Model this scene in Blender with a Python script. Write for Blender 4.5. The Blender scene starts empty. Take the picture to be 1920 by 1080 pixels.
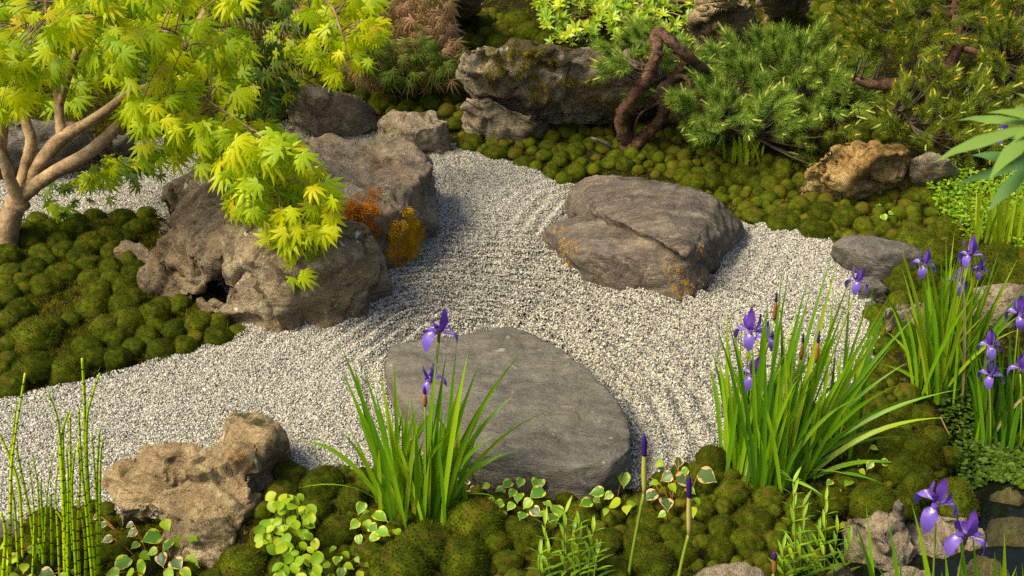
import bpy, bmesh, math, random
import numpy as np
from mathutils import Vector, Matrix
from mathutils.bvhtree import BVHTree
RNG = random.Random(7)
NP = np.random.RandomState(11)
scene = bpy.context.scene
# ---------------------------------------------------------------- camera, world, sun, exposure
H = 2.04; PITCH = math.radians(26.0); LENS = 50.0
F = LENS / 36.0 * 1920.0
CP, SP = math.cos(PITCH), math.sin(PITCH)
cam_d = bpy.data.cameras.new('camera'); cam = bpy.data.objects.new('camera', cam_d)
scene.collection.objects.link(cam); scene.camera = cam
cam.location = (0, 0, H); cam.rotation_euler = (math.radians(90) - PITCH, 0, 0)
cam_d.lens = LENS; cam_d.sensor_width = 36; cam_d.clip_start = 0.05; cam_d.clip_end = 300
cam_d.dof.use_dof = True; cam_d.dof.focus_distance = 4.1; cam_d.dof.aperture_fstop = 11
SUN_EL, SUN_AZ = math.radians(50), math.radians(-118)     # azimuth from +Y, clockwise: sun stands left and a little behind
world = bpy.data.worlds.new('World'); scene.world = world; world.use_nodes = True
wn = world.node_tree.nodes; wl = world.node_tree.links
sky = wn.new('ShaderNodeTexSky'); sky.sky_type = 'NISHITA'; sky.sun_disc = False
sky.sun_elevation = SUN_EL; sky.sun_rotation = SUN_AZ
sky.air_density = 1.0; sky.dust_density = 4.0; sky.ozone_density = 1.0
wl.new(sky.outputs[0], wn['Background'].inputs[0]); wn['Background'].inputs[1].default_value = 0.105
sun_d = bpy.data.lights.new('sun', 'SUN'); sun_d.energy = 3.3; sun_d.angle = math.radians(26); sun_d.color = (1.0, 0.88, 0.66)
sun = bpy.data.objects.new('sun', sun_d); scene.collection.objects.link(sun)
sd = Vector((math.sin(SUN_AZ) * math.cos(SUN_EL), math.cos(SUN_AZ) * math.cos(SUN_EL), math.sin(SUN_EL)))
sun.rotation_euler = sd.to_track_quat('Z', 'Y').to_euler(); sun.location = sd * 20
vs = scene.view_settings
vs.view_transform = 'Standard'; vs.look = 'None'; vs.gamma = 1.0; vs.use_curve_mapping = False; vs.exposure = 0.93
vs.use_white_balance = True; vs.white_balance_temperature = 7200; vs.white_balance_tint = 4
scene.cycles.max_bounces = 7; scene.cycles.diffuse_bounces = 3; scene.cycles.transparent_max_bounces = 6
scene.cycles.transmission_bounces = 4; scene.cycles.glossy_bounces = 2
scene.cycles.use_denoising = False

# ---------------------------------------------------------------- numbers: rays, noise, polygons
def ray(px, py):
    x = (px - 960) / F; y = (540 - py) / F
    return np.array([x, CP + y * SP, -SP + y * CP])
CAM = np.array([0, 0, H])
def G(px, py, z=0.0):
    d = ray(px, py); return CAM + d * ((z - H) / d[2])
def D(px, py, Y):
    d = ray(px, py); return CAM + d * (Y / d[1])
def depth(p):
    return p[1] * CP + (H - p[2]) * SP
def PXM(p): return F / depth(p)         # source pixels per metre at a point
_perm = np.random.RandomState(3).permutation(256).astype(np.int64); _perm = np.concatenate([_perm, _perm])
_grad = np.random.RandomState(4).normal(size=(256, 3)); _grad /= np.linalg.norm(_grad, axis=1)[:, None]
def perlin(P):
    P = np.asarray(P, float); I = np.floor(P).astype(np.int64); f = P - I; I &= 255
    u = f * f * f * (f * (f * 6 - 15) + 10)
    def g(dx, dy, dz):
        h = _perm[_perm[_perm[(I[:, 0] + dx) & 255] + ((I[:, 1] + dy) & 255)] + ((I[:, 2] + dz) & 255)]
        return ((f - np.array([dx, dy, dz])) * _grad[h]).sum(1)
    x0 = g(0,0,0) + u[:, 0] * (g(1,0,0) - g(0,0,0)); x1 = g(0,1,0) + u[:, 0] * (g(1,1,0) - g(0,1,0))
    x2 = g(0,0,1) + u[:, 0] * (g(1,0,1) - g(0,0,1)); x3 = g(0,1,1) + u[:, 0] * (g(1,1,1) - g(0,1,1))
    y0 = x0 + u[:, 1] * (x1 - x0); y1 = x2 + u[:, 1] * (x3 - x2)
    return (y0 + u[:, 2] * (y1 - y0)) * 1.6
def fbm(P, octv=4, gain=.5, lac=2.03):
    s = 0; a = 1.0; P = np.asarray(P, float)
    for i in range(octv):
        s = s + a * perlin(P + i * 17.3); a *= gain; P = P * lac
    return s
def poly_sd(P, poly):
    """signed distance of 2D points to a polygon, negative inside"""
    P = np.asarray(P, float); d = np.full(len(P), 1e9); ins = np.zeros(len(P), bool); n = len(poly)
    for i in range(n):
        a = poly[i]; b = poly[(i + 1) % n]; e = b - a; w = P - a
        t = np.clip((w @ e) / (e @ e), 0, 1); q = w - t[:, None] * e
        d = np.minimum(d, (q * q).sum(1))
        c = (a[1] > P[:, 1]) != (b[1] > P[:, 1])
        with np.errstate(divide='ignore', invalid='ignore'):
            xx = a[0] + (P[:, 1] - a[1]) * (b[0] - a[0]) / (b[1] - a[1])
        ins ^= c & (P[:, 0] < xx)
    d = np.sqrt(d); return np.where(ins, -d, d)
def in_poly(px, py, poly):
    return poly_sd(np.array([[px, py]]), np.array(poly, float))[0] < 0
def sstep(a, b, x):
    t = np.clip((x - a) / (b - a), 0, 1); return t * t * (3 - 2 * t)

GRAVEL_PX = [(-260, 300), (0, 296), (120, 292), (240, 268), (400, 246), (530, 236), (560, 225), (700, 240), (850, 268), (900, 290), (960, 306),
    (1010, 326), (1040, 345), (1080, 350), (1200, 360), (1330, 380), (1392, 420), (1440, 419), (1500, 432), (1550, 452), (1580, 480), (1612, 520),
    (1640, 575), (1640, 640), (1600, 700), (1540, 770), (1450, 830), (1400, 846), (1330, 856), (1290, 868), (1222, 894), (1180, 905), (1000, 900), (860, 905),
    (760, 872), (640, 868), (560, 880), (520, 880), (400, 960), (260, 960), (180, 935), (130, 945), (60, 962), (0, 975), (-300, 1010),
    (-300, 800), (0, 748), (60, 733), (110, 720), (180, 705), (240, 692), (300, 672), (370, 650), (430, 640), (470, 620), (440, 560), (330, 420), (300, 398), (200, 401), (130, 405),
    (60, 408), (0, 412), (-260, 420)]
GRAVEL = np.array([G(x, y)[:2] for x, y in GRAVEL_PX])
POND_PX = [(1560, 1100), (1590, 1010), (1700, 1000), (1790, 960), (1800, 900), (1790, 850), (1760, 800), (1850, 790), (2200, 800), (2300, 1200), (1560, 1250)]
POND = np.array([G(x, y, -.1)[:2] for x, y in POND_PX])
def terrain_raw(P):
    P = np.asarray(P, float); d = poly_sd(P, GRAVEL); x, y = P[:, 0], P[:, 1]
    dd = np.maximum(d, 0)
    back = sstep(4.3, 5.2, y + .55 * np.maximum(x, 0))        # how much a point belongs to the back hill
    left = sstep(-.9, -1.3, x) * (1 - sstep(5.0, 5.6, y))
    slope = .20 * back * (1 - left)
    h = -.018 + .03 * sstep(0, .12, dd) + dd * slope
    h += .5 * np.maximum(y - 6.7, 0) * (1 - sstep(9, 14, y)) + sstep(9, 14, y) * 1.2
    h += left * .02 * sstep(0, .4, dd)
    h += .012 * fbm(np.c_[x * 3, y * 3, 0 * x], 3) * sstep(0, .2, dd)
    pond = poly_sd(P, POND)
    h -= .22 * sstep(.12, -.12, pond) + .03 * sstep(.45, 0, pond)
    return np.where(d < 0, -.018 - .035 * sstep(0, -.06, d), h)
GX = np.arange(-4.5, 4.6, .025); GY = np.arange(1.2, 12.01, .025)
_gx, _gy = np.meshgrid(GX, GY); TH = terrain_raw(np.c_[_gx.ravel(), _gy.ravel()]).reshape(_gx.shape)
def hgt(x, y):
    u = (np.clip(x, GX[0], GX[-1] - .001) - GX[0]) / .025; v = (np.clip(y, GY[0], GY[-1] - .03) - GY[0]) / .025
    i = np.floor(u).astype(int); j = np.floor(v).astype(int); i = np.minimum(i, TH.shape[1] - 2); j = np.minimum(j, TH.shape[0] - 2); a = u - i; b = v - j
    return (TH[j, i] * (1 - a) + TH[j, i + 1] * a) * (1 - b) + (TH[j + 1, i] * (1 - a) + TH[j + 1, i + 1] * a) * b
_marcht = np.arange(1.6, 13, .01)
def T(px, py):
    """where the ray of a picture point meets the terrain"""
    d = ray(px, py); t = _marcht; P = CAM + t[:, None] * d
    below = P[:, 2] < hgt(P[:, 0], P[:, 1]); k = int(np.argmax(below)) if below.any() else len(t) - 1
    return P[k]

# ---------------------------------------------------------------- objects
def tag(o, label=None, cat=None, group=None, kind=None):
    if label: o['label'] = label
    if cat: o['category'] = cat
    if group: o['group'] = group
    if kind: o['kind'] = kind
    return o
def link(o, parent=None):
    scene.collection.objects.link(o)
    if parent is not None: o.parent = parent
    return o
def empty(name, loc, label, cat, group=None):
    o = bpy.data.objects.new(name, None); o.empty_display_size = .05; o.location = [float(c) for c in loc]
    return tag(link(o), label, cat, group)
def mesh(name, V, Fc, mat=None, smooth=True, attrs=None):
    me = bpy.data.meshes.new(name); V = np.asarray(V, np.float32)
    if isinstance(Fc, np.ndarray):
        n, k = Fc.shape; me.vertices.add(len(V)); me.vertices.foreach_set('co', V.ravel())
        me.loops.add(n * k); me.loops.foreach_set('vertex_index', Fc.astype(np.int32).ravel())
        me.polygons.add(n); me.polygons.foreach_set('loop_start', np.arange(0, n * k, k, dtype=np.int32))
        try: me.polygons.foreach_set('loop_total', np.full(n, k, np.int32))
        except Exception: pass
        me.update(calc_edges=True)
    else:
        me.from_pydata(V.tolist(), [], [list(map(int, f)) for f in Fc])
    if smooth: me.polygons.foreach_set('use_smooth', np.ones(len(me.polygons), bool))
    for k, a in (attrs or {}).items():
        a = np.asarray(a, np.float32); typ = 'FLOAT' if a.ndim == 1 else 'FLOAT_VECTOR'
        at = me.attributes.new(k, typ, 'POINT'); at.data.foreach_set('value' if a.ndim == 1 else 'vector', a.ravel())
    if mat: me.materials.append(mat)
    me.update(); return me
def obj(name, me, parent=None, M=None):
    o = bpy.data.objects.new(name, me); link(o, parent)
    if M is not None:
        if parent is not None:
            off = Vector(parent.location)
            if parent.parent is not None: off = off + Vector(parent.parent.location)
            M = Matrix.Translation(-off) @ M
        o.matrix_basis = M
    return o
def world_part(name, V, Fc, mat, parent=None, smooth=True, attrs=None):
    """a mesh given in world coordinates, as a part of parent (an unrotated thing)"""
    off = np.array(parent.location) if parent is not None else np.zeros(3)
    return obj(name, mesh(name, np.asarray(V) - off, Fc, mat, smooth, attrs), parent)
def frame_mat(loc, ydir, zdir, s=1.0):
    y = Vector(ydir).normalized(); z = Vector(zdir); x = y.cross(z)
    if x.length < 1e-5: x = y.orthogonal()
    x.normalize(); z = x.cross(y).normalized()
    if isinstance(s, (int, float)): s = (s, s, s)
    return Matrix(((x.x * s[0], y.x * s[1], z.x * s[2], loc[0]), (x.y * s[0], y.y * s[1], z.y * s[2], loc[1]), (x.z * s[0], y.z * s[1], z.z * s[2], loc[2]), (0, 0, 0, 1)))
class Join:
    def __init__(s): s.V = []; s.F = []; s.T = []; s.E = []; s.n = 0
    def add(s, V, Fc, M=None, tint=0.0, edge=None):
        V = np.asarray(V, float)
        if M is not None:
            A = np.array(M); V = V @ A[:3, :3].T + A[:3, 3]
        s.V.append(V); s.F += [[i + s.n for i in f] for f in Fc]; s.n += len(V)
        s.T.append(np.full(len(V), tint)); s.E.append(np.zeros(len(V)) if edge is None else edge)
    def build(s, name, mat, parent=None, smooth=True):
        V = np.concatenate(s.V)
        return world_part(name, V, s.F, mat, parent, smooth, {'tint': np.concatenate(s.T), 'edge': np.concatenate(s.E)})
def catmull(P, n):
    P = np.asarray(P, float); P = np.vstack([2 * P[0] - P[1], P, 2 * P[-1] - P[-2]]); out = []
    for i in range(1, len(P) - 2):
        t = np.linspace(0, 1, n, endpoint=False)[:, None]; a, b, c, d = P[i - 1], P[i], P[i + 1], P[i + 2]
        out.append(.5 * (2 * b + (c - a) * t + (2 * a - 5 * b + 4 * c - d) * t * t + (3 * b - a - 3 * c + d) * t ** 3))
    out.append(P[-2][None]); return np.vstack(out)
def tube(pts, rad, seg=8, wob=0.0, seed=0):
    P = np.asarray(pts, float); n = len(P); R = np.broadcast_to(np.asarray(rad, float), (n,)) if np.ndim(rad) else np.full(n, rad)
    V = []; up = np.array([0.13, .9, .31]); rs = np.random.RandomState(seed)
    for i in range(n):
        t = P[min(i + 1, n - 1)] - P[max(i - 1, 0)]; t = t / (np.linalg.norm(t) + 1e-9)
        a = np.cross(t, up); a /= np.linalg.norm(a) + 1e-9; b = np.cross(t, a); up = np.cross(a, t)
        for k in range(seg):
            th = 2 * math.pi * k / seg; r = R[i] * (1 + wob * rs.normal() * .5)
            V.append(P[i] + r * (a * math.cos(th) + b * math.sin(th)))
    Fc = []
    for i in range(n - 1):
        for k in range(seg):
            k2 = (k + 1) % seg; Fc.append((i * seg + k, i * seg + k2, (i + 1) * seg + k2, (i + 1) * seg + k))
    V.append(P[0]); V.append(P[-1]); c0 = n * seg
    for k in range(seg):
        Fc.append((c0, (k + 1) % seg, k)); Fc.append((c0 + 1, (n - 1) * seg + k, (n - 1) * seg + (k + 1) % seg))
    return np.array(V), Fc

# ---------------------------------------------------------------- materials
class MT:
    def __init__(s, name):
        s.m = bpy.data.materials.new(name); s.m.use_nodes = True; s.n = s.m.node_tree.nodes; s.l = s.m.node_tree.links
        s.b = s.n['Principled BSDF']; s.out = s.n['Material Output']; s.tc = s.n.new('ShaderNodeTexCoord')
    def put(s, a, b):
        if isinstance(b, (int, float, tuple)): a.default_value = b if not (isinstance(b, tuple) and len(b) == 3 and a.type == 'RGBA') else b + (1,)
        else: s.l.new(b, a)
    def coord(s, scale=(1, 1, 1), rot=(0, 0, 0), which='Object'):
        m = s.n.new('ShaderNodeMapping'); m.inputs['Scale'].default_value = scale; m.inputs['Rotation'].default_value = rot
        s.l.new(s.tc.outputs[which], m.inputs[0]); return m.outputs[0]
    def noise(s, scale, detail=5, rough=.6, vec=None, dist=0.0):
        t = s.n.new('ShaderNodeTexNoise'); t.inputs['Scale'].default_value = scale; t.inputs['Detail'].default_value = detail
        t.inputs['Roughness'].default_value = rough; t.inputs['Distortion'].default_value = dist
        s.l.new(vec if vec is not None else s.tc.outputs['Object'], t.inputs['Vector']); return t.outputs[0]
    def voro(s, scale, vec=None, feature='F1', out='Distance'):
        t = s.n.new('ShaderNodeTexVoronoi'); t.feature = feature; t.inputs['Scale'].default_value = scale
        s.l.new(vec if vec is not None else s.tc.outputs['Object'], t.inputs['Vector']); return t.outputs[out]
    def ramp(s, fac, stops, interp='LINEAR'):
        r = s.n.new('ShaderNodeValToRGB'); r.color_ramp.interpolation = interp; el = r.color_ramp.elements
        while len(el) < len(stops): el.new(.5)
        for e, (p, c) in zip(el, stops):
            e.position = p; e.color = (c, c, c, 1) if isinstance(c, (int, float)) else tuple(c) + (1,)
        s.l.new(fac, r.inputs[0]); return r.outputs[0]
    def mix(s, fac, a, b, mode='MIX'):
        m = s.n.new('ShaderNodeMix'); m.data_type = 'RGBA'; m.blend_type = mode
        s.put(m.inputs[0], fac); s.put(m.inputs[6], a); s.put(m.inputs[7], b); return m.outputs[2]
    def math(s, op, a, b=0.0, clamp=False):
        m = s.n.new('ShaderNodeMath'); m.operation = op; m.use_clamp = clamp; s.put(m.inputs[0], a); s.put(m.inputs[1], b); return m.outputs[0]
    def attr(s, name):
        a = s.n.new('ShaderNodeAttribute'); a.attribute_name = name; return a.outputs['Fac']
    def rnd(s):
        return s.n.new('ShaderNodeObjectInfo').outputs['Random']
    def normal_up(s):
        g = s.n.new('ShaderNodeNewGeometry'); x = s.n.new('ShaderNodeSeparateXYZ'); s.l.new(g.outputs['Normal'], x.inputs[0]); return x.outputs[2]
    def bump(s, h, strength=.5, dist=.01, prev=None):
        b = s.n.new('ShaderNodeBump'); b.inputs['Strength'].default_value = strength; b.inputs['Distance'].default_value = dist
        s.l.new(h, b.inputs['Height'])
        if prev is not None: s.l.new(prev, b.inputs['Normal'])
        return b.outputs[0]
    def done(s, col, rough=.8, normal=None, spec=.3, trans=0.0, tcol=None):
        s.put(s.b.inputs['Base Color'], col); s.put(s.b.inputs['Roughness'], rough); s.b.inputs['Specular IOR Level'].default_value = spec
        if normal is not None: s.l.new(normal, s.b.inputs['Normal'])
        if trans:
            t = s.n.new('ShaderNodeBsdfTranslucent'); s.put(t.inputs[0], tcol if tcol is not None else col)
            m = s.n.new('ShaderNodeMixShader'); m.inputs[0].default_value = trans
            s.l.new(s.b.outputs[0], m.inputs[1]); s.l.new(t.outputs[0], m.inputs[2]); s.l.new(m.outputs[0], s.out.inputs[0])
        return s.m
def rock_mat(name, dark, mid, light, strata=(1, 1, 1), rot=(0, 0, 0), stain=None, stain_amt=.5, moss=None, moss_amt=0.0, vein=.3, bump=1.0, spots=.3, scale=1.0):
    t = MT(name); w = t.coord(strata, rot)
    n1 = t.noise(3.2 * scale, 8, .62, w, .6); n2 = t.noise(14 * scale, 8, .7, w, .4); n3 = t.noise(70 * scale, 5, .7, w)
    f = t.math('ADD', t.math('MULTIPLY', n1, .40), t.math('ADD', t.math('MULTIPLY', n2, .32), t.math('MULTIPLY', n3, .28)))
    col = t.ramp(f, [(.40, dark), (.50, mid), (.61, light)])
    if stain:
        ns = t.noise(2.1 * scale, 6, .65, None, 1.2)
        col = t.mix(t.math('MULTIPLY', t.ramp(ns, [(.46, 0.0), (.64, 1.0)]), stain_amt), col, stain)
    if spots:
        v = t.noise(26, 3, .5); v2 = t.noise(4.0, 3, .5)
        m = t.math('MULTIPLY', t.ramp(v, [(.645, 0.0), (.70, 1.0)]), t.ramp(v2, [(.48, 0.0), (.60, spots)]))
        col = t.mix(m, col, tuple(min(.7, c * 1.9 + .06) for c in light))
    if vein:
        e = t.noise(3.0, 5, .55, None, 1.6); ve = t.math('ABSOLUTE', t.math('SUBTRACT', e, .5))
        cr = t.ramp(ve, [(.0, 1.0), (.016, 0.0)]); msk = t.ramp(t.noise(2.0, 2, .5), [(.45, 0.0), (.6, 1.0)])
        col = t.mix(t.math('MULTIPLY', t.math('MULTIPLY', cr, msk), vein), col, tuple(c * .35 for c in dark))
    if moss:
        nm = t.noise(4.5, 7, .7, None, .5); up = t.ramp(t.normal_up(), [(.1, 0.0), (.75, 1.0)])
        mm = t.ramp(t.math('ADD', nm, t.math('MULTIPLY', up, .13)), [(.66 - .2 * moss_amt, 0.0), (.72 - .2 * moss_amt, 1.0)])
        col = t.mix(t.math('MULTIPLY', mm, .92), col, t.mix(t.noise(60, 3, .6), tuple(c * .45 for c in moss), tuple(c * 1.6 for c in moss)))
    hsum = t.math('ADD', t.math('MULTIPLY', n2, .7), t.math('ADD', t.math('MULTIPLY', n3, .25), t.math('MULTIPLY', t.noise(220, 3, .6), .1)))
    nb = t.bump(hsum, 1.0 * bump, .045)
    return t.done(col, .78, nb, .28)

# ---------------------------------------------------------------- ground
def make_ground():
    t = MT('soil'); n = t.noise(6, 8, .7); n2 = t.noise(60, 6, .75)
    col = t.mix(n, (.008, .009, .003), (.022, .020, .007)); col = t.mix(t.ramp(n2, [(.45, 0.0), (.7, 1.0)]), col, (.03, .03, .007))
    m = t.done(col, .95, t.bump(n2, .9, .03), .1)
    s = 2; X = GX[::s]; Y = GY[::s]; gx, gy = np.meshgrid(X, Y); z = TH[::s, ::s] - .002
    V = np.c_[gx.ravel(), gy.ravel(), z.ravel()]; nx, ny = len(X), len(Y)
    # skirts out to the horizon
    idx = np.arange(nx * ny).reshape(ny, nx); Fq = np.stack([idx[:-1, :-1], idx[:-1, 1:], idx[1:, 1:], idx[1:, :-1]], -1).reshape(-1, 4)
    loop = list(idx[0, :]) + list(idx[1:, -1]) + list(idx[-1, -2::-1]) + list(idx[-2:0:-1, 0])
    cx, cy = 0, 6.0; rings = [V[loop]]
    for k, (sc, zz) in enumerate([(1.8, .5), (5, 1.5), (30, 2.0)]):
        r = V[loop].copy(); r[:, 0] = r[:, 0] * sc; r[:, 1] = (r[:, 1] - cy) * sc + cy
        r[:, 2] = np.where(r[:, 1] > 6, zz, 0) * (1 if True else 1) + r[:, 2] * .3; rings.append(r)
    base = len(V); V = np.vstack([V] + rings[1:]); L = len(loop); Fs = []
    prev = np.array(loop)
    for k in range(3):
        cur = base + k * L + np.arange(L)
        Fs.append(np.stack([prev, cur, np.roll(cur, -1), np.roll(prev, -1)], -1)); prev = cur
    Fq = np.vstack([Fq] + Fs)
    o = obj('ground', mesh('ground', V, Fq, m)); tag(o, 'dark mossy soil between stones and cushions', kind='structure')
make_ground()

CENTRES = []    # raked rings run round these stones: (polygon of the stone on the ground)
def ring_poly(pts): return np.array([G(x, y)[:2] for x, y in pts])
FLAT_BASE = ring_poly([(722, 690), (800, 630), (960, 640), (1080, 690), (1150, 760), (1185, 830), (1180, 900), (1060, 935), (870, 890), (730, 760)])
RIGHT_BASE = ring_poly([(1020, 450), (1070, 380), (1200, 340), (1390, 425), (1330, 540), (1270, 575), (1150, 540), (1080, 500)])
BIG_BASE = ring_poly([(440, 560), (470, 620), (610, 603), (725, 545), (735, 495), (800, 465), (815, 400), (790, 300), (600, 290), (420, 330), (300, 420), (270, 550)])
RC = G(940, 520)
def gravel_h(P):
    d1 = poly_sd(P, FLAT_BASE); d2 = poly_sd(P, RIGHT_BASE); d3 = poly_sd(P, BIG_BASE)
    x, y = P[:, 0], P[:, 1]
    wl_ = .062
    a1 = np.exp(-(np.maximum(d1, 0) / .75) ** 2) * (.45 + .55 * sstep(2.9, 3.9, P[:, 1])); a2 = .35 * np.exp(-(np.maximum(d2, 0) / .25) ** 2); a3 = .3 * np.exp(-(np.maximum(d3, 0) / .22) ** 2)
    w = fbm(np.c_[x * 2.2, y * 2.2, 0 * x], 2) * .010
    h = np.where((a1 > a2) & (a1 > a3), a1 * np.sin(2 * math.pi * (d1 + w) / wl_), np.where(a2 > a3, a2 * np.sin(2 * math.pi * (d2 + w) / wl_), a3 * np.sin(2 * math.pi * (d3 + w) / wl_)))
    h *= .029 * (.12 + .88 * sstep(-.25, .15, x + .35)) * (1 + .9 * np.exp(-(((x - RC[0]) / .55) ** 2 + ((y - RC[1]) / .5) ** 2)))  * (.75 + .4 * perlin(np.c_[x * 1.5, y * 1.5, 0 * x + 4]))
    h += .006 * fbm(np.c_[x * 5, y * 5, 0 * x + 9], 3) + .012 * fbm(np.c_[x * 1.3, y * 1.3, 0 * x + 2], 2)
    h += .012 * np.exp(-(np.minimum(np.minimum(np.abs(d1), np.abs(d2)), np.abs(d3)) / .04) ** 2) * .5
    return h
def make_gravel():
    t = MT('gravel_bed'); v = t.voro(190, None, 'F1', 'Color'); sp = t.n.new('ShaderNodeSeparateColor'); t.l.new(v, sp.inputs[0])
    col = t.ramp(sp.outputs[0], [(0, (.03, .03, .028)), (.35, (.16, .15, .13)), (.7, (.4, .38, .33)), (1, (.6, .57, .5))])
    m = t.done(col, .9, t.bump(t.voro(190), .8, .01), .2)
    x0, y0 = GRAVEL.min(0); x1, y1 = GRAVEL.max(0); st = .02
    X = np.arange(max(x0, -3.6), x1 + st, st); Y = np.arange(y0, y1 + st, st); gx, gy = np.meshgrid(X, Y); P = np.c_[gx.ravel(), gy.ravel()]
    sdg = poly_sd(P, GRAVEL) + .02 * fbm(np.c_[P * 9, np.zeros(len(P))], 2); ok = sdg < .03
    z = gravel_h(P); z = np.where(sdg > 0, z - .010, z)
    idx = np.arange(len(P)).reshape(gx.shape); Q = np.stack([idx[:-1, :-1], idx[:-1, 1:], idx[1:, 1:], idx[1:, :-1]], -1).reshape(-1, 4)
    Q = Q[ok[Q].all(1)]; used = np.unique(Q); mp = np.full(len(P), -1); mp[used] = np.arange(len(used))
    o = obj('gravel_bed', mesh('gravel_bed', np.c_[P, z][used], mp[Q], m)); tag(o, 'raked bed of pale grey gravel', kind='structure')
    # grains
    t = MT('gravel_grain'); r = t.rnd()
    col = t.ramp(r, [(0, (.03, .03, .032)), (.05, (.075, .075, .075)), (.12, (.19, .183, .172)), (.50, (.34, .332, .31)), (.72, (.46, .448, .42)), (.86, (.58, .57, .54)), (.93, (.30, .26, .19)), (1, (.42, .42, .40))])
    gm = t.done(col, .65, None, .35)
    protos = []
    for k in range(5):
        bm = bmesh.new(); bmesh.ops.create_icosphere(bm, subdivisions=1, radius=1)
        rs = np.random.RandomState(40 + k)
        for v in bm.verts:
            v.co *= .72 + .5 * rs.rand()
            v.co.x *= 1.25; v.co.z *= .72
        bmesh.ops.convex_hull(bm, input=bm.verts[:])
        me = bpy.data.meshes.new('grain'); bm.to_mesh(me); bm.free(); me.materials.append(gm)
        protos.append(bpy.data.objects.new('grain', me))
    sp_ = .0050
    X = np.arange(max(x0, -2.4), min(x1, 2.1), sp_); Y = np.arange(max(y0, 2.6), y1, sp_)
    gx, gy = np.meshgrid(X, Y); P = np.c_[gx.ravel(), gy.ravel()] + NP.uniform(-.5, .5, (gx.size, 2)) * sp_ * 1.4
    # only what the picture can see, with a margin, and not deep under the stones
    dp = P[:, 1] * CP + H * SP; px = 960 + P[:, 0] / dp * F
    keep = (px > -220) & (px < 2140); P = P[keep]
    sdg = poly_sd(P, GRAVEL) + .012 * perlin(np.c_[P * 14, np.zeros(len(P))]); P = P[sdg < .012]
    for pb in (FLAT_BASE, RIGHT_BASE, BIG_BASE): P = P[poly_sd(P, pb) > -.10]
    P = P[(NP.rand(len(P)) < .93)]
    z = gravel_h(P) + NP.uniform(-.0012, .0022, len(P))
    P = np.c_[P, z]; print('grains', len(P))
    scatter('gravel', P, NP.uniform(.0019, .0035, len(P)) * (1 + .5 * (NP.rand(len(P)) < .05)), NP.uniform(0, 6.28, (len(P), 3)), protos, 'loose pale and dark grey gravel grains raked in rings')
def scatter(name, P, scl, rot, protos, label, parent=None):
    me = mesh(name, P, np.zeros((0, 3), int), None, False, {'scl': scl, 'rot': rot})
    o = obj(name, me, parent)
    ng = bpy.data.node_groups.new(name + '_scatter', 'GeometryNodeTree')
    ng.interface.new_socket('Geometry', in_out='INPUT', socket_type='NodeSocketGeometry'); ng.interface.new_socket('Geometry', in_out='OUTPUT', socket_type='NodeSocketGeometry')
    N = ng.nodes; L = ng.links; gi = N.new('NodeGroupInput'); go = N.new('NodeGroupOutput')
    iop = N.new('GeometryNodeInstanceOnPoints'); j = N.new('GeometryNodeJoinGeometry')
    for p in reversed(protos):
        oi = N.new('GeometryNodeObjectInfo'); oi.inputs['Object'].default_value = p; oi.inputs['As Instance'].default_value = True
        L.new(oi.outputs['Geometry'], j.inputs[0])
    L.new(gi.outputs[0], iop.inputs['Points']); L.new(j.outputs[0], iop.inputs['Instance']); iop.inputs['Pick Instance'].default_value = True
    rv = N.new('FunctionNodeRandomValue'); rv.data_type = 'INT'
    mn = [s for s in rv.inputs if s.name == 'Min' and s.type == 'INT'][0]; mx = [s for s in rv.inputs if s.name == 'Max' and s.type == 'INT'][0]
    mn.default_value = 0; mx.default_value = len(protos) - 1
    L.new([s for s in rv.outputs if s.type == 'INT'][0], iop.inputs['Instance Index'])
    a = N.new('GeometryNodeInputNamedAttribute'); a.data_type = 'FLOAT'; a.inputs[0].default_value = 'scl'
    L.new([s for s in a.outputs if s.name == 'Attribute'][0], iop.inputs['Scale'])
    b = N.new('GeometryNodeInputNamedAttribute'); b.data_type = 'FLOAT_VECTOR'; b.inputs[0].default_value = 'rot'
    er = N.new('FunctionNodeEulerToRotation'); L.new([s for s in b.outputs if s.name == 'Attribute'][0], er.inputs[0]); L.new(er.outputs[0], iop.inputs['Rotation'])
    L.new(iop.outputs[0], go.inputs[0])
    md = o.modifiers.new('scatter', 'NODES'); md.node_group = ng
    tag(o, label, kind='stuff'); return o
# ---------------------------------------------------------------- rocks
def hull_obj(points_list):
    bm = bmesh.new()
    for pts in points_list:
        b2 = bmesh.new(); vs_ = [b2.verts.new(tuple(p)) for p in pts]
        bmesh.ops.convex_hull(b2, input=vs_)
        lone = [v for v in b2.verts if not v.link_faces]; bmesh.ops.delete(b2, geom=lone, context='VERTS')
        me = bpy.data.meshes.new('h'); b2.to_mesh(me); b2.free(); bm.from_mesh(me); bpy.data.meshes.remove(me)
    me = bpy.data.meshes.new('rock'); bm.to_mesh(me); bm.free(); return me
def tri_faces(me):
    me.calc_loop_triangles(); a = np.zeros(len(me.loop_triangles) * 3, np.int32); me.loop_triangles.foreach_get('vertices', a); return a.reshape(-1, 3)
def vert_normals(V, Tr):
    n = np.cross(V[Tr[:, 1]] - V[Tr[:, 0]], V[Tr[:, 2]] - V[Tr[:, 0]]); N = np.zeros_like(V)
    for k in range(3): np.add.at(N, Tr[:, k], n)
    return N / (np.linalg.norm(N, axis=1)[:, None] + 1e-12)
ROCKS = {}
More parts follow.
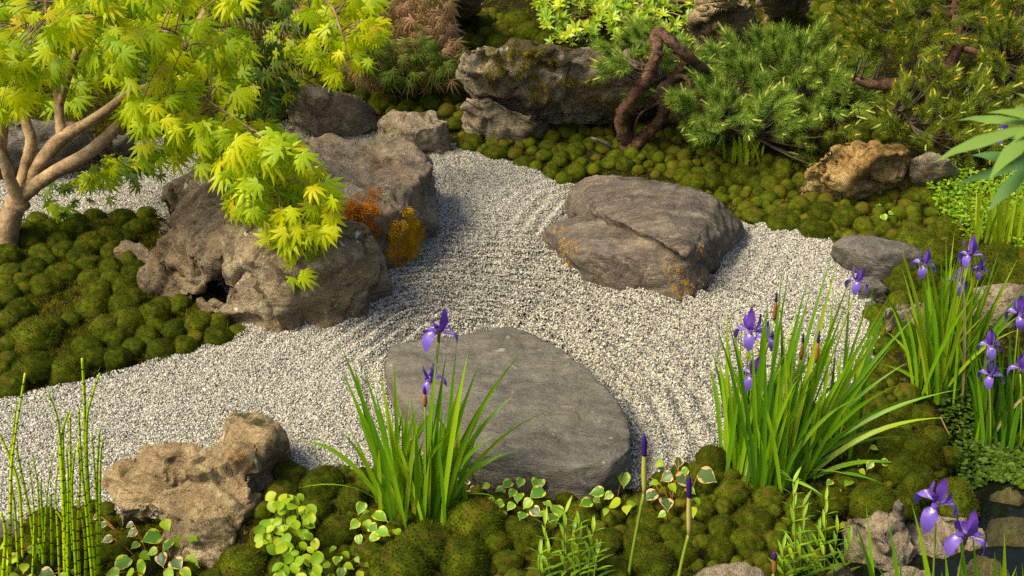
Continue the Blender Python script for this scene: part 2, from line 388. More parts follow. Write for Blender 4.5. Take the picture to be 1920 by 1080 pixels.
def rock(name, hulls, mat, label, cat='boulder', voxel=.012, smooth=3, amp=.02, freq=3.0, crack=.0, crack_f=2.0, strata=(1, 1, 1), fine=.005, seed=0, zref=None, zabs=None, crag=None, sink=.06, group=None, facet=0.0):
    """hulls: lists of (px, py, height above the ground there); the stone is their union, weathered by noise"""
    z0 = zabs if zabs is not None else (0.0 if zref is None else float(T(*zref)[2]))
    wp = []
    for h in hulls:
        pts = [G(x, y, z0 + z) for x, y, z in h]
        pts += [p * [1, 1, 0] + [0, 0, z0 + z - sink] for p, (x, y, z) in zip(list(pts), h) if z <= .02]
        wp.append(pts)
    allp = np.vstack([np.array(p) for p in wp]); c = allp.mean(0); c[2] = z0
    wp = [[p - c for p in pts] for pts in wp]
    me = hull_obj(wp); o = bpy.data.objects.new(name, me); link(o)
    md = o.modifiers.new('r', 'REMESH'); md.mode = 'VOXEL'; md.voxel_size = voxel
    bpy.context.view_layer.update()
    ev = o.evaluated_get(bpy.context.evaluated_depsgraph_get()); me2 = bpy.data.meshes.new_from_object(ev)
    o.modifiers.clear(); o.data = me2; bpy.data.meshes.remove(me)
    n = len(me2.vertices); V = np.zeros(n * 3, np.float32); me2.vertices.foreach_get('co', V); V = V.reshape(-1, 3).astype(float)
    E = np.zeros(len(me2.edges) * 2, np.int32); me2.edges.foreach_get('vertices', E); E = E.reshape(-1, 2); deg = np.bincount(E.ravel(), minlength=n)[:, None]
    for _ in range(smooth):
        S = np.zeros_like(V); np.add.at(S, E[:, 0], V[E[:, 1]]); np.add.at(S, E[:, 1], V[E[:, 0]]); V = V * .4 + .6 * S / np.maximum(deg, 1)
    if crag:
        # break the surface into planes: each vertex moves towards the tangent plane of its nearest seed
        cnt, kk = crag; Tr = tri_faces(me2); Nn = vert_normals(V, Tr)
        for _ in range(6):
            S = np.zeros_like(Nn); np.add.at(S, E[:, 0], Nn[E[:, 1]]); np.add.at(S, E[:, 1], Nn[E[:, 0]]); Nn = Nn + S / np.maximum(deg, 1)
        Nn /= np.linalg.norm(Nn, axis=1)[:, None] + 1e-9; rs_ = np.random.RandomState(seed + 50); sid = rs_.choice(n, cnt, replace=False)
        Wq = V + .05 * np.c_[perlin(V * 6 + 3), perlin(V * 6 + 33), perlin(V * 6 + 63)]
        best = np.full(n, 1e9); near = np.zeros(n, int)
        for q in sid:
            dd = ((Wq - V[q]) ** 2 * [1, 1, 1.8]).sum(1); m = dd < best; best[m] = dd[m]; near[m] = q
        nt = Nn[near] + rs_.normal(0, .22, (n, 3))[near]; nt /= np.linalg.norm(nt, axis=1)[:, None]
        dl = np.clip(((V[near] - V) * nt).sum(1), -.042, .042); V = V + nt * (kk * dl)[:, None] + nt * (rs_.normal(0, .007, n)[near])[:, None]
        S = np.zeros_like(V); np.add.at(S, E[:, 0], V[E[:, 1]]); np.add.at(S, E[:, 1], V[E[:, 0]]); V = V * .65 + .35 * S / np.maximum(deg, 1)
    Tr = tri_faces(me2); N = vert_normals(V, Tr); off = seed * 7.77; Q = V * np.array(strata)
    w = np.c_[perlin(Q * freq + off), perlin(Q * freq + off + 31), perlin(Q * freq + off + 57)]
    d = amp * fbm(Q * freq + .5 * w + off, 5, .55)
    r = 1 - np.abs(perlin(Q * freq * 1.7 + off + 5)) * 2
    d += amp * .45 * r
    if facet < .004: facet = amp * .55
    if facet:
        # angular breaks: quantised noise makes flat plates with steps between them
        q = fbm(Q * freq * .8 + off + 77, 2) * 3; d += facet * (np.floor(q) + sstep(.0, .25, q - np.floor(q))) / 3
    d += fine * fbm(Q * 26 + off, 3, .6)
    if crack:
        cn = fbm(V * crack_f + off + 99, 3, .45); d -= crack * np.exp(-(cn / .035) ** 2)
        cn = fbm(V * crack_f * 2.3 + off + 139, 2, .45); d -= crack * .45 * np.exp(-(cn / .04) ** 2)
    V = V + N * d[:, None]
    me2.vertices.foreach_set('co', V.astype(np.float32).ravel()); me2.polygons.foreach_set('use_smooth', np.ones(len(me2.polygons), bool))
    me2.materials.clear(); me2.materials.append(mat); me2.update()
    o.location = c.tolist(); tag(o, label, cat, group)
    ROCKS[name + str(seed)] = (o, V + c, Tr)
    o['_s'] = 0; del o['_s']
    return o
def bvh_of(o):
    me = o.data; n = len(me.vertices); V = np.zeros(n * 3, np.float32); me.vertices.foreach_get('co', V); V = V.reshape(-1, 3) + np.array(o.location, np.float32)
    return BVHTree.FromPolygons([tuple(map(float, v)) for v in V], tri_faces(me).tolist())
def cast(bvh, px, py):
    d = Vector(ray(px, py)).normalized(); h = bvh.ray_cast(Vector(CAM), d); return (h[0], h[1]) if h[0] is not None else (None, None)

M_BIG = rock_mat('weathered_brown_stone', (.045, .034, .026), (.19, .145, .10), (.44, .36, .25), (1, 1, 1.4), stain=(.30, .20, .09), stain_amt=.5, vein=.8, spots=1.0, bump=1.1)
M_BIGR = rock_mat('grey_banded_stone', (.075, .060, .05), (.23, .185, .14), (.42, .35, .26), (1.2, .8, 2.4), (0, .3, .4), stain=(.30, .19, .10), stain_amt=.55, vein=.5, spots=.8)
M_FLAT = rock_mat('grey_slate', (.07, .065, .058), (.135, .126, .11), (.215, .20, .175), (1, 2.2, 4), (0, 0, .5), stain=(.16, .135, .10), stain_amt=.5, vein=.35, spots=.5, bump=.75)
M_SLATE = rock_mat('brown_slate', (.050, .040, .034), (.155, .125, .10), (.34, .28, .22), (1.0, 3.2, 4.0), (.2, 0, -.65), stain=(.13, .115, .12), stain_amt=.6, vein=.5, spots=.35, bump=.9)
M_TAN = rock_mat('tan_sandstone', (.12, .08, .045), (.34, .25, .14), (.60, .49, .30), (1, 1, 1.6), stain=(.22, .14, .07), stain_amt=.5, moss=(.06, .055, .012), moss_amt=-.12, vein=.5, spots=.2, bump=1.1)
M_BACK = rock_mat('limestone_with_moss', (.09, .07, .05), (.30, .245, .18), (.58, .51, .40), (1, 1, 1), stain=(.16, .10, .06), stain_amt=.5, moss=(.055, .042, .008), moss_amt=.50, vein=.6, spots=.6, bump=1.2)
M_LIME = rock_mat('pale_limestone', (.10, .078, .055), (.29, .235, .17), (.55, .48, .37), (1, 1, 1), stain=(.15, .10, .06), stain_amt=.4, moss=(.05, .04, .008), moss_amt=.12, vein=.6, spots=.6, bump=1.1)
M_SUNGOLD = rock_mat('sun_painted_stone', (.14, .07, .02), (.42, .27, .10), (.72, .58, .34), (1, 1, 1), stain=(.20, .11, .02), stain_amt=.7, moss=(.06, .04, .006), moss_amt=.35, vein=.6, spots=.6, bump=1.2)  # the gold is warm sunlight painted into the stone colour
M_GREY = rock_mat('dark_grey_stone', (.05, .045, .042), (.12, .108, .10), (.22, .2, .18), (1, 1, 2.5), (0, .5, .3), vein=.3, spots=.3, bump=.8)

R = {}
R['big'] = rock('twisted_boulder', [
    [(440, 425, .26), (520, 412, .31), (620, 415, .31), (700, 440, .26), (722, 490, .14), (480, 450, .28), (430, 470, .22), (722, 530, 0), (716, 552, 0), (682, 586, 0), (612, 604, 0), (540, 612, 0), (476, 620, 0), (446, 592, .0), (600, 460, 0), (440, 480, 0), (460, 500, .22), (600, 480, .27), (690, 480, .21), (640, 545, .12)],
    [(300, 432, .17), (345, 405, .21), (430, 398, .26), (450, 450, .25), (385, 480, .17), (285, 492, .12), (268, 540, .04), (300, 562, .02), (350, 556, .03), (272, 515, .05), (375, 530, .06)],
    [(310, 352, .15), (342, 332, .20), (400, 312, .22), (450, 316, .22), (440, 390, .26), (328, 392, .14), (300, 400, .03), (430, 330, .0), (330, 380, 0)],
    [(300, 436, .14), (420, 320, .22), (560, 400, .31), (560, 300, .22), (450, 460, .26), (380, 390, .22), (440, 480, 0), (330, 440, 0), (560, 330, 0), (420, 350, 0)],
    [(372, 585, .0), (430, 570, .08), (480, 590, .06), (470, 615, 0), (400, 560, .06), (365, 570, .02)],
    ], M_BIG, 'large twisted brown boulder with hollows at the edge of the left moss bed', voxel=.0105, amp=.011, freq=4.2, crack=.034, crack_f=2.4, fine=.005, facet=.012, crag=(110, .85), seed=1, smooth=3)
R['slab'] = rock('lichened_boulder', [
    [(530, 262, .22), (600, 268, .24), (700, 268, .24), (765, 277, .25), (800, 305, .25), (812, 345, .20), (806, 400, .12), (725, 405, .24), (600, 400, .31), (500, 350, .26), (815, 398, 0), (808, 440, 0), (788, 472, 0), (732, 496, 0), (600, 490, 0), (500, 420, 0), (530, 330, 0), (700, 320, 0), (800, 350, 0)],
    ], M_BIGR, 'long grey-brown boulder with orange moss tufts, behind the twisted boulder', voxel=.0105, amp=.013, freq=4.2, crack=.020, fine=.005, facet=.014, crag=(50, .8), seed=2, smooth=2)
R['flat'] = rock('flat_stone', [
    [(738, 645, .11), (960, 614, .11), (985, 622, .115), (1095, 680, .12), (1150, 735, .12), (1178, 790, .115), (1184, 842, .10), (1150, 868, .105), (1060, 878, .11), (1000, 862, .12), (880, 842, .13), (820, 800, .12), (745, 735, .11), (722, 680, .09),
     (722, 705, 0), (740, 770, 0), (800, 860, 0), (880, 900, 0), (1060, 945, 0), (1100, 950, 0), (1170, 915, 0), (1186, 880, 0), (1170, 800, 0), (960, 660, 0)],
    ], M_FLAT, 'wide flat grey slate stepping stone behind the middle iris clump', 'stone', voxel=.009, amp=.005, freq=4.5, crack=.003, fine=.0022, seed=3, smooth=0, strata=(1, 1, 2.5), facet=.006)
R['right'] = rock('split_slate_boulder', [
    [(1068, 362, .12), (1090, 335, .16), (1145, 322, .18), (1210, 352, .21), (1300, 358, .19), (1345, 375, .16), (1388, 420, .07), (1380, 430, .02), (1350, 470, .0), (1330, 520, .0), (1290, 480, .18), (1200, 420, .19), (1130, 400, .18), (1075, 395, .10), (1070, 390, 0), (1170, 420, 0), (1200, 380, 0), (1385, 432, 0)],
    [(1022, 430, .07), (1050, 410, .09), (1090, 404, .11), (1140, 408, .12), (1200, 424, .135), (1255, 452, .14), (1308, 490, .12), (1328, 510, .07), (1330, 528, 0), (1302, 560, .0), (1272, 574, .0), (1240, 566, 0), (1200, 552, 0), (1120, 530, 0), (1082, 500, 0), (1040, 465, 0), (1018, 448, .0), (1090, 460, .13), (1180, 480, .14), (1270, 510, .10), (1080, 480, .08), (1200, 420, 0)],
    ], M_SLATE, 'low brown slate boulder split by a long cleft, on the gravel by the moss slope', voxel=.009, amp=.010, freq=3.2, crack=.006, fine=.0028, seed=4, smooth=1, strata=(1.6, 1.0, 2.5), facet=.013)
R['front'] = rock('layered_sandstone', [
    [(425, 795, .13), (445, 772, .14), (480, 770, .15), (520, 790, .13), (538, 835, .08), (536, 880, .0), (480, 900, .0), (500, 830, .14), (420, 810, .12), (470, 940, .0), (420, 800, 0)],
    [(265, 842, .09), (290, 828, .11), (345, 826, .12), (470, 850, .14), (480, 890, .08), (300, 905, .06), (262, 880, .05), (480, 900, 0), (280, 890, 0)],
    [(268, 838, .13), (310, 826, .155), (312, 850, .15), (312, 905, .09), (275, 905, .08), (262, 870, .09), (270, 900, 0), (322, 910, 0)],
    [(320, 828, .150), (372, 826, .165), (380, 850, .155), (384, 915, .075), (328, 920, .07), (318, 850, .15), (330, 930, 0), (380, 930, 0)],
    [(385, 828, .165), (440, 838, .165), (462, 872, .135), (452, 895, .10), (415, 908, .08), (390, 908, .08), (384, 850, .16), (400, 925, 0), (450, 915, 0)],
    [(400, 822, .155), (480, 835, .16), (488, 870, .13), (465, 868, .14), (440, 834, .16), (480, 890, 0)],
    [(190, 885, .06), (232, 855, .09), (265, 850, .10), (300, 908, .075), (420, 915, .08), (480, 905, .09), (492, 950, .02), (440, 1010, .0), (350, 1000, 0), (210, 940, 0), (190, 905, 0)],
    [(230, 985, 0), (212, 968, .045), (222, 955, .06), (240, 958, .06), (245, 985, .03), (300, 950, .06)],
    [(300, 975, .065), (430, 965, .065), (445, 1015, .0), (425, 1062, .0), (395, 1095, .0), (340, 1080, 0), (320, 1030, 0), (300, 1010, 0)],
    ], M_TAN, 'tan layered sandstone rock with upright fins behind the horsetails', voxel=.0075, amp=.007, freq=4.5, crack=.012, crack_f=3.4, fine=.0035, seed=5, smooth=0, facet=.006, crag=(80, .6), strata=(1.0, 1, 1.5), sink=.10)
R['backbig'] = rock('mossy_limestone_boulder', [
    [(868, 95, .40), (900, 82, .44), (960, 86, .44), (1010, 85, .46), (1080, 92, .44), (1150, 92, .42), (1215, 110, .40), (1260, 150, .30), (1250, 200, .12), (1200, 225, .03), (1080, 232, .0), (1020, 215, .06), (990, 195, .14), (900, 175, .18), (868, 160, .22), (950, 130, .34), (1100, 140, .30), (1020, 150, .30), (1000, 240, -.05), (1220, 240, -.05), (900, 160, .1)],
    ], M_BACK, 'big limestone boulder patched with brown moss at the back, left of the pine', voxel=.014, amp=.014, freq=4.2, crag=(60, .85), crack=.026, crack_f=2.4, fine=.008, facet=.022, seed=6, zref=(1020, 240))
R['backslab'] = rock('limestone_slab', [
    [(872, 178, .20), (930, 190, .2), (1000, 215, .16), (1040, 232, .06), (1000, 262, .0), (940, 262, .0), (880, 240, .0), (868, 235, .0), (868, 200, .15), (950, 225, .1)],
    ], M_LIME, 'brown limestone slab wedged under the mossy boulder', 'rock', voxel=.012, amp=.012, freq=4, crack=.01, fine=.004, crag=(14, .8), seed=7, zref=(940, 262))
R['tri'] = rock('pointed_rock', [
    [(538, 200, .15), (558, 175, .22), (588, 158, .27), (622, 163, .25), (660, 188, .19), (706, 215, .05), (702, 240, 0), (660, 254, 0), (600, 252, 0), (545, 240, 0), (590, 200, .20), (650, 222, .11)],
    ], M_LIME, 'pointed grey-brown rock with white veins at the far edge of the gravel', 'rock', voxel=.010, amp=.012, freq=4, crack=.009, fine=.004, seed=8, smooth=1, facet=.010, crag=(14, .85))
R['mid'] = rock('round_mottled_rock', [
    [(712, 225, .10), (740, 212, .13), (790, 212, .14), (835, 228, .13), (850, 250, .06), (848, 275, 0), (800, 280, 0), (730, 274, 0), (708, 262, 0), (712, 245, .06), (760, 245, .12), (820, 255, .08)],
    ], M_LIME, 'low mottled rock between the pointed rock and the moss slope', 'rock', voxel=.009, amp=.011, freq=5, crack=.009, fine=.004, seed=9, crag=(16, .8))
R['knob'] = rock('small_pinkish_stone', [[(214, 470, .06), (235, 448, .09), (262, 450, .1), (285, 475, .08), (280, 505, .02), (240, 505, .0), (212, 490, .0)]],
    M_BIG, 'small pinkish stone at the left end of the twisted boulder', 'stone', voxel=.008, amp=.008, freq=6, seed=10)
R['darkl'] = rock('dark_boulder', [
    [(-60, 235, .24), (20, 222, .26), (100, 225, .26), (160, 235, .24), (180, 290, .02), (170, 312, .0), (60, 318, 0), (-60, 320, 0), (60, 270, .18), (150, 275, .1)],
    [(150, 262, .12), (240, 250, .12), (262, 280, .02), (230, 298, 0), (160, 305, 0)]],
    M_GREY, 'dark grey boulder behind the forked maple trunk', voxel=.014, amp=.02, freq=3.5, crack=.015, seed=11, crag=(20, .8))
R['iris'] = rock('square_grey_stone', [
    [(1562, 458, .09), (1590, 443, .10), (1640, 446, .10), (1722, 466, .10), (1735, 480, .08), (1700, 515, .02), (1665, 525, .0), (1600, 500, .0), (1562, 480, .0), (1650, 480, .10), (1600, 468, .1)]],
    M_GREY, 'square-edged dark grey stone at the right end of the gravel', 'stone', voxel=.009, amp=.006, freq=5, crack=.006, fine=.002, seed=12, smooth=1, facet=.008)
R['iris2'] = rock('small_grey_stone', [[(1602, 540, .04), (1615, 518, .07), (1645, 515, .07), (1668, 540, .04), (1660, 556, 0), (1610, 556, 0)]],
    M_GREY, 'small grey stone below the square grey stone', 'stone', voxel=.007, amp=.006, freq=7, seed=13)
R['iris3'] = rock('wedge_stone', [[(1605, 566, .03), (1640, 557, .04), (1670, 562, .03), (1665, 580, 0), (1610, 582, 0)]],
    M_GREY, 'thin wedge stone half hidden by iris leaves, lowest of the three grey stones', 'stone', voxel=.007, amp=.004, freq=7, seed=14)
R['tanr'] = rock('tan_rock', [[(1820, 560, .08), (1840, 535, .11), (1900, 527, .12), (1980, 540, .12), (1990, 600, .0), (1900, 602, .02), (1830, 595, 0)],
    [(1660, 590, .05), (1700, 565, .05), (1760, 580, .05), (1760, 605, 0), (1670, 605, 0)]],
    M_LIME, 'tan rock behind the iris flowers at the right edge', 'rock', voxel=.010, amp=.012, freq=5, crack=.008, seed=15, crag=(14, .8), zref=(1880, 600))
R['gold'] = rock('golden_rock', [
    [(1515, 310, .12), (1560, 280, .2), (1620, 270, .23), (1680, 272, .23), (1708, 290, .2), (1715, 340, .02), (1690, 352, 0), (1640, 352, 0), (1580, 362, 0), (1520, 355, 0), (1500, 345, .02), (1600, 320, .14), (1680, 320, .12)]],
    M_SUNGOLD, 'rock with sunlit gold painted in, rising from the moss slope', 'rock', voxel=.011, amp=.015, freq=5, crack=.02, crack_f=4, fine=.005, seed=16, crag=(26, .8), zref=(1620, 355))
R['pale'] = rock('pale_rock', [
    [(1705, 300, .14), (1740, 283, .18), (1790, 300, .16), (1800, 335, 0), (1720, 345, 0), (1750, 320, .1)]],
    M_LIME, 'pale rock beside the golden rock, under the low pine', 'rock', voxel=.012, amp=.018, freq=6, seed=17, zref=(1750, 340))
R['peb'] = rock('white_pebble', [[(1510, 366, .02), (1518, 358, .035), (1532, 358, .035), (1540, 368, .02), (1532, 376, 0), (1515, 376, 0)]],
    rock_mat('white_stone', (.3, .27, .22), (.45, .41, .34), (.6, .56, .48), vein=0), 'white pebble among the moss cushions below the golden rock', 'pebble', voxel=.005, amp=.003, freq=10, seed=18, zref=(1525, 374), sink=.01)
R['top'] = rock('brown_ledge_rock', [
    [(1290, 30, .2), (1330, 8, .28), (1400, 10, .28), (1430, 30, .2), (1432, 80, .0), (1380, 100, 0), (1310, 95, 0), (1380, 60, .1)],
    [(1290, 0, .35), (1340, -10, .4), (1400, -5, .4), (1415, 20, .2), (1330, 30, .15)]],
    M_TAN, 'ledged brown rock at the top, right of the bright leafy shrub', 'rock', voxel=.014, amp=.024, freq=4, crack=.02, seed=19, crag=(24, .8), zref=(1380, 95))
R['top2'] = rock('tan_bank_rock', [[(780, -30, .3), (900, -30, .3), (915, 10, .12), (880, 36, 0), (820, 36, 0), (770, 20, .05)]],
    M_TAN, 'tan rock at the top edge, above the mossy mound', 'rock', voxel=.014, amp=.024, freq=4, crack=.02, seed=20, zref=(850, 36))
R['top3'] = rock('far_limestone', [[(1420, -30, .3), (1520, -30, .3), (1525, 10, .1), (1490, 28, 0), (1430, 26, 0)]],
    M_LIME, 'pale rock at the top edge, right of the brown ledge rock', 'rock', voxel=.014, amp=.022, freq=4, crack=.02, seed=21, zref=(1470, 28))
R['strm1'] = rock('pale_stream_stone', [
    [(1575, 990, .05), (1600, 965, .08), (1660, 962, .08), (1700, 985, .06), (1715, 1030, .0), (1690, 1060, 0), (1640, 1062, 0), (1580, 1035, 0), (1640, 1000, .08)]],
    M_LIME, 'pale angular stone under the mossy bank at the pond edge', 'stone', voxel=.008, amp=.010, freq=6, crack=.008, seed=22, crag=(12, .8), zabs=-.12)
R['strm2'] = rock('tan_stream_stone', [
    [(1690, 985, .04), (1720, 962, .07), (1800, 965, .07), (1850, 985, .04), (1845, 1020, 0), (1760, 1045, 0), (1700, 1035, 0)]],
    M_LIME, 'tan stone behind the front purple iris flowers', 'stone', voxel=.008, amp=.010, freq=6, crack=.008, seed=23, crag=(12, .8), zabs=-.13)
R['fin'] = rock('upright_grey_shard', [[(1672, 950, .10), (1684, 928, .14), (1694, 945, .13), (1696, 985, .0), (1686, 1000, 0), (1674, 990, 0)]],
    M_GREY, 'upright grey shard of stone beside the mossy bank', 'stone', voxel=.006, amp=.004, freq=9, seed=24, zabs=-.10)
R['strm3'] = rock('submerged_stone', [[(1830, 1000, .04), (1860, 975, .06), (1920, 970, .06), (1960, 1000, .04), (1950, 1050, 0), (1850, 1050, 0)]],
    rock_mat('wet_mossy_stone', (.02, .02, .008), (.06, .055, .02), (.12, .11, .04), vein=.2), 'dark wet olive stone in the pond at the right edge', 'stone', voxel=.009, amp=.009, freq=6, seed=25, zabs=-.155)
M_WET = rock_mat('wet_olive_stone', (.03, .028, .01), (.08, .07, .025), (.16, .14, .05), vein=.2, moss=(.05, .055, .008), moss_amt=.15)
R['wet1'] = rock('wet_stone', [[(1850, 930, .03), (1870, 912, .05), (1910, 915, .05), (1925, 940, .03), (1915, 960, 0), (1860, 958, 0)]], M_WET, 'small olive wet stone in the pond below the cut-off iris clump', 'stone', voxel=.008, amp=.007, freq=7, seed=31, zabs=-.15)
R['wet2'] = rock('wet_stone', [[(1790, 1060, .04), (1830, 1035, .06), (1880, 1045, .06), (1900, 1080, .02), (1880, 1110, 0), (1800, 1110, 0)]], M_WET, 'olive wet stone in the pond in front of the purple iris flowers', 'stone', voxel=.008, amp=.008, freq=7, seed=32, zabs=-.15)
R['wet3'] = rock('wet_stone', [[(1640, 1085, .05), (1680, 1058, .07), (1740, 1062, .07), (1765, 1090, .02), (1740, 1120, 0), (1650, 1120, 0)]], M_LIME, 'pale pond stone at the bottom edge behind the near iris blades', 'stone', voxel=.008, amp=.008, freq=7, seed=33, zabs=-.14)
R['bot'] = rock('grey_pond_stone', [
    [(1296, 1080, .05), (1330, 1052, .07), (1390, 1047, .07), (1430, 1062, .06), (1450, 1090, .02), (1450, 1130, 0), (1300, 1130, 0), (1370, 1100, .07)]],
    M_LIME, 'flat pale grey stone at the bottom edge, left of the willow-leaved stems', 'stone', voxel=.008, amp=.007, freq=6, seed=26, zref=(1370, 1120))
R['slateL'] = rock('flat_dark_slate', [[(-40, 975, .02), (30, 970, .03), (44, 985, .02), (40, 1005, 0), (-40, 1015, 0)]],
    M_GREY, 'flat dark slate at the left edge behind the horsetails', 'stone', voxel=.008, amp=.003, freq=6, seed=27, zref=(10, 1010))
R['strm4'] = rock('small_pond_pebble', [[(1520, 1062, .03), (1550, 1050, .05), (1600, 1055, .05), (1620, 1085, 0), (1540, 1095, 0)]],
    M_LIME, 'small wet stone at the bottom edge, beneath the willow-leaved stems', 'stone', voxel=.007, amp=.005, freq=8, seed=28, zabs=-.12)
# ---------------------------------------------------------------- moss
def moss_mat(name, dark, mid, light, brown, k=1.0):
    t = MT(name); r = t.rnd()
    n = t.noise(2.2 * k, 4, .6); n2 = t.noise(30 * k, 3, .85)
    col = t.ramp(t.math('ADD', t.math('MULTIPLY', n, .45), t.math('MULTIPLY', n2, .55)), [(.39, dark), (.5, mid), (.61, light)])
    nb = t.noise(1.7 * k, 5, .65, t.coord((1, 1, 1), (.5, .9, .2)))
    br = t.ramp(t.math('ADD', nb, t.math('MULTIPLY', t.math('SUBTRACT', r, .5), .12)), [(.55, 0.0), (.70, .75)])
    col = t.mix(br, col, brown)
    tip = t.attr('tint'); col = t.mix(tip, col, tuple(c * 1.8 for c in light))
    hsv = t.n.new('ShaderNodeHueSaturation'); t.put(hsv.inputs['Value'], t.math('ADD', .75, t.math('MULTIPLY', r, .5))); t.l.new(col, hsv.inputs['Color'])
    return t.done(hsv.outputs[0], .95, None, .08, .12)
M_MOSS = moss_mat('cushion_moss', (.012, .020, .002), (.038, .056, .003), (.095, .108, .006), (.085, .055, .009))
M_MOSSF = moss_mat('mound_moss', (.012, .020, .002), (.038, .056, .003), (.095, .108, .006), (.085, .055, .009), 9.0)
M_MOSSB = moss_mat('brown_carpet_moss', (.05, .048, .005), (.12, .12, .008), (.19, .17, .014), (.20, .12, .018))
M_RUST = moss_mat('rust_moss', (.12, .035, .004), (.28, .09, .006), (.48, .19, .01), (.32, .11, .01))
M_OCHRE = moss_mat('ochre_moss', (.24, .11, .004), (.55, .28, .008), (.72, .42, .015), (.55, .28, .01))
def cushion_mesh(k, spikes):
    rs = np.random.RandomState(200 + k); bm = bmesh.new(); bmesh.ops.create_icosphere(bm, subdivisions=4, radius=1)
    V = np.array([v.co[:] for v in bm.verts]); Fc = [[v.index for v in f.verts] for f in bm.faces]; bm.free()
    n = V / np.linalg.norm(V, axis=1)[:, None]
    r = 1 + .13 * perlin(n * 1.3 + k * 9) + .05 * perlin(n * 4 + k * 5) + .028 * perlin(n * 9 + k)
    ax = 1 + .05 * rs.normal(); V = n * r[:, None]; V[:, 0] *= ax; V[:, 1] *= 2 - ax if ax < 1.4 else .8
    V[:, 2] = np.where(V[:, 2] > 0, V[:, 2] * .86, V[:, 2] * .55)
    keep = V[:, 2] > -.5; mp = np.cumsum(keep) - 1; Fc = [[mp[i] for i in f] for f in Fc if keep[f].all()]; V = V[keep]; nn = n[keep]
    tint = np.zeros(len(V))
    # short upright leaflets all over
    ids = rs.randint(0, len(V), spikes); base = V[ids] + rs.normal(0, .025, (spikes, 3)); d = nn[ids] + rs.normal(0, .38, (spikes, 3)); d[:, 2] += .15; d /= np.linalg.norm(d, axis=1)[:, None]
    s = np.cross(d, rs.normal(size=(spikes, 3))); s /= np.linalg.norm(s, axis=1)[:, None]; L = rs.uniform(.05, .13, spikes)[:, None]; w = .012
    A = base - s * w - d * .02; B = base + s * w - d * .02; C = base + d * L
    SV = np.stack([A, B, C], 1).reshape(-1, 3); SF = (np.arange(spikes * 3).reshape(-1, 3) + len(V))
    tt = np.tile([0, 0, 1.0], spikes) * np.repeat(rs.uniform(0, .55, spikes), 3)
    me = mesh('moss_cushion', np.vstack([V, SV]), np.vstack([np.array(Fc), SF]), M_MOSS, True, {'tint': np.r_[tint, tt]})
    return me
CUSH = [cushion_mesh(k, 5200) for k in range(9)]
CUSHF = [cushion_mesh(20 + k, 2200) for k in range(5)]
cushions = []      # (px, py, width px, bed)
def cl(bed, data):
    for x, y, w in data: cushions.append((x, y, w, bed))
cl('left', [(61,441,76),(98,424,42),(141,430,58),(115,450,48),(172,461,60),(122,469,46),(78,471,44),(87,489,50),(155,480,54),(168,493,46),(207,447,60),(15,478,56),(17,508,46),
 (67,504,54),(104,512,40),(126,511,54),(168,519,44),(209,500,48),(255,510,54),(44,524,40),(87,532,62),(13,528,40),(43,540,36),(209,519,38),(232,535,54),(185,543,56),(22,550,44),
 (10,562,44),(241,565,70),(174,573,60),(39,580,52),(337,567,46),(302,569,40),(10,602,48),(133,597,40),(67,626,90),(104,612,44),(16,643,46),(200,613,62),(240,598,70),(289,591,64),(292,610,44),
 (237,617,44),(218,632,52),(370,604,54),(326,617,52),(411,602,46),(446,621,38),(409,630,54),(367,628,36),(278,628,52),(163,648,58),(252,650,44),(300,654,54),(346,648,54),(178,669,54),(218,669,56),
 (13,676,50),(67,684,80),(128,690,72),(22,722,56),(230,413,52),(259,424,48),(178,406,44),(70,413,42),(144,411,40),(210,470,50),(240,490,44),(-25,470,60),(-35,520,60),(-30,575,64),(-40,620,60),(-35,665,64),(-45,715,60),(275,640,44),(238,408,36),(275,402,40),(190,432,40),(235,445,44)])
cl('front', [(543,893,66),(525,924,64),(497,955,44),(605,905,84),(590,952,58),(452,1058,90),(483,1030,52),(200,955,40),(213,1020,74),(197,985,40),(83,975,60),(65,1030,80),(661,936,64),(683,912,44),
 (632,993,76),(798,1018,122),(752,1062,122),(868,1046,106),(950,1052,58),(932,1018,52),(893,975,110),(992,1005,74),(1200,1012,76),(1218,1052,92),(1272,1035,64),(1140,1015,62),(1208,978,66),(1198,950,50),
 (1318,955,46),(1312,882,52),(1240,898,46),(1256,1000,50),(1338,864,68),(1380,866,46),(1280,884,44),(1412,976,72),(1397,1015,68),(1352,990,56),(1350,1030,52),(1075,1010,66),(1100,1058,76),(1030,1050,66),(690,1030,70),(560,1010,60),
 (540,1062,70),(640,1060,66),(700,975,60),(760,965,60),(840,925,60),(780,915,56),(720,890,52),(940,940,60),(1010,955,60),(1090,965,60),(1150,965,48),(960,985,50),(1290,920,50),(1370,920,60),(1330,900,50),(1440,930,56),(1500,950,60),(1450,1015,50),
 (1510,1000,56),(1300,990,44),(130,1050,70),(140,985,50),(10,1060,70),(270,1060,60),(350,1075,60),(1160,1075,70),(1010,1085,60),(1560,935,60),(400,1090,60),(1480,1060,60),(1540,985,52),(170,955,40),(110,1000,54),(60,1075,70),(1585,900,50)])
cl('bank', [(1677,872,76),(1720,838,68),(1735,850,64),(1716,905,78),(1780,935,98),(1773,852,52),(1808,888,46),(1630,935,92),(1673,826,66),(1727,785,60),(1690,770,54),(1640,800,56),(1650,760,46),(1620,850,56),(1640,720,44),(1665,690,46),(1600,880,50),
 (1750,815,50),(1700,735,48),(1690,945,60),(1740,960,50),(1600,820,44),(1625,770,40)])
cl('iris_side', [(1693,530,60),(1697,508,50),(1645,590,56),(1687,563,48),(1680,590,50),(1755,475,72),(1773,467,50),(1873,495,112),(1710,452,80),(1830,470,70),(1740,520,60),(1790,530,60),(1650,620,44),(1660,650,44),(1700,620,50),(1745,560,54),(1820,520,60),(1925,540,70)])
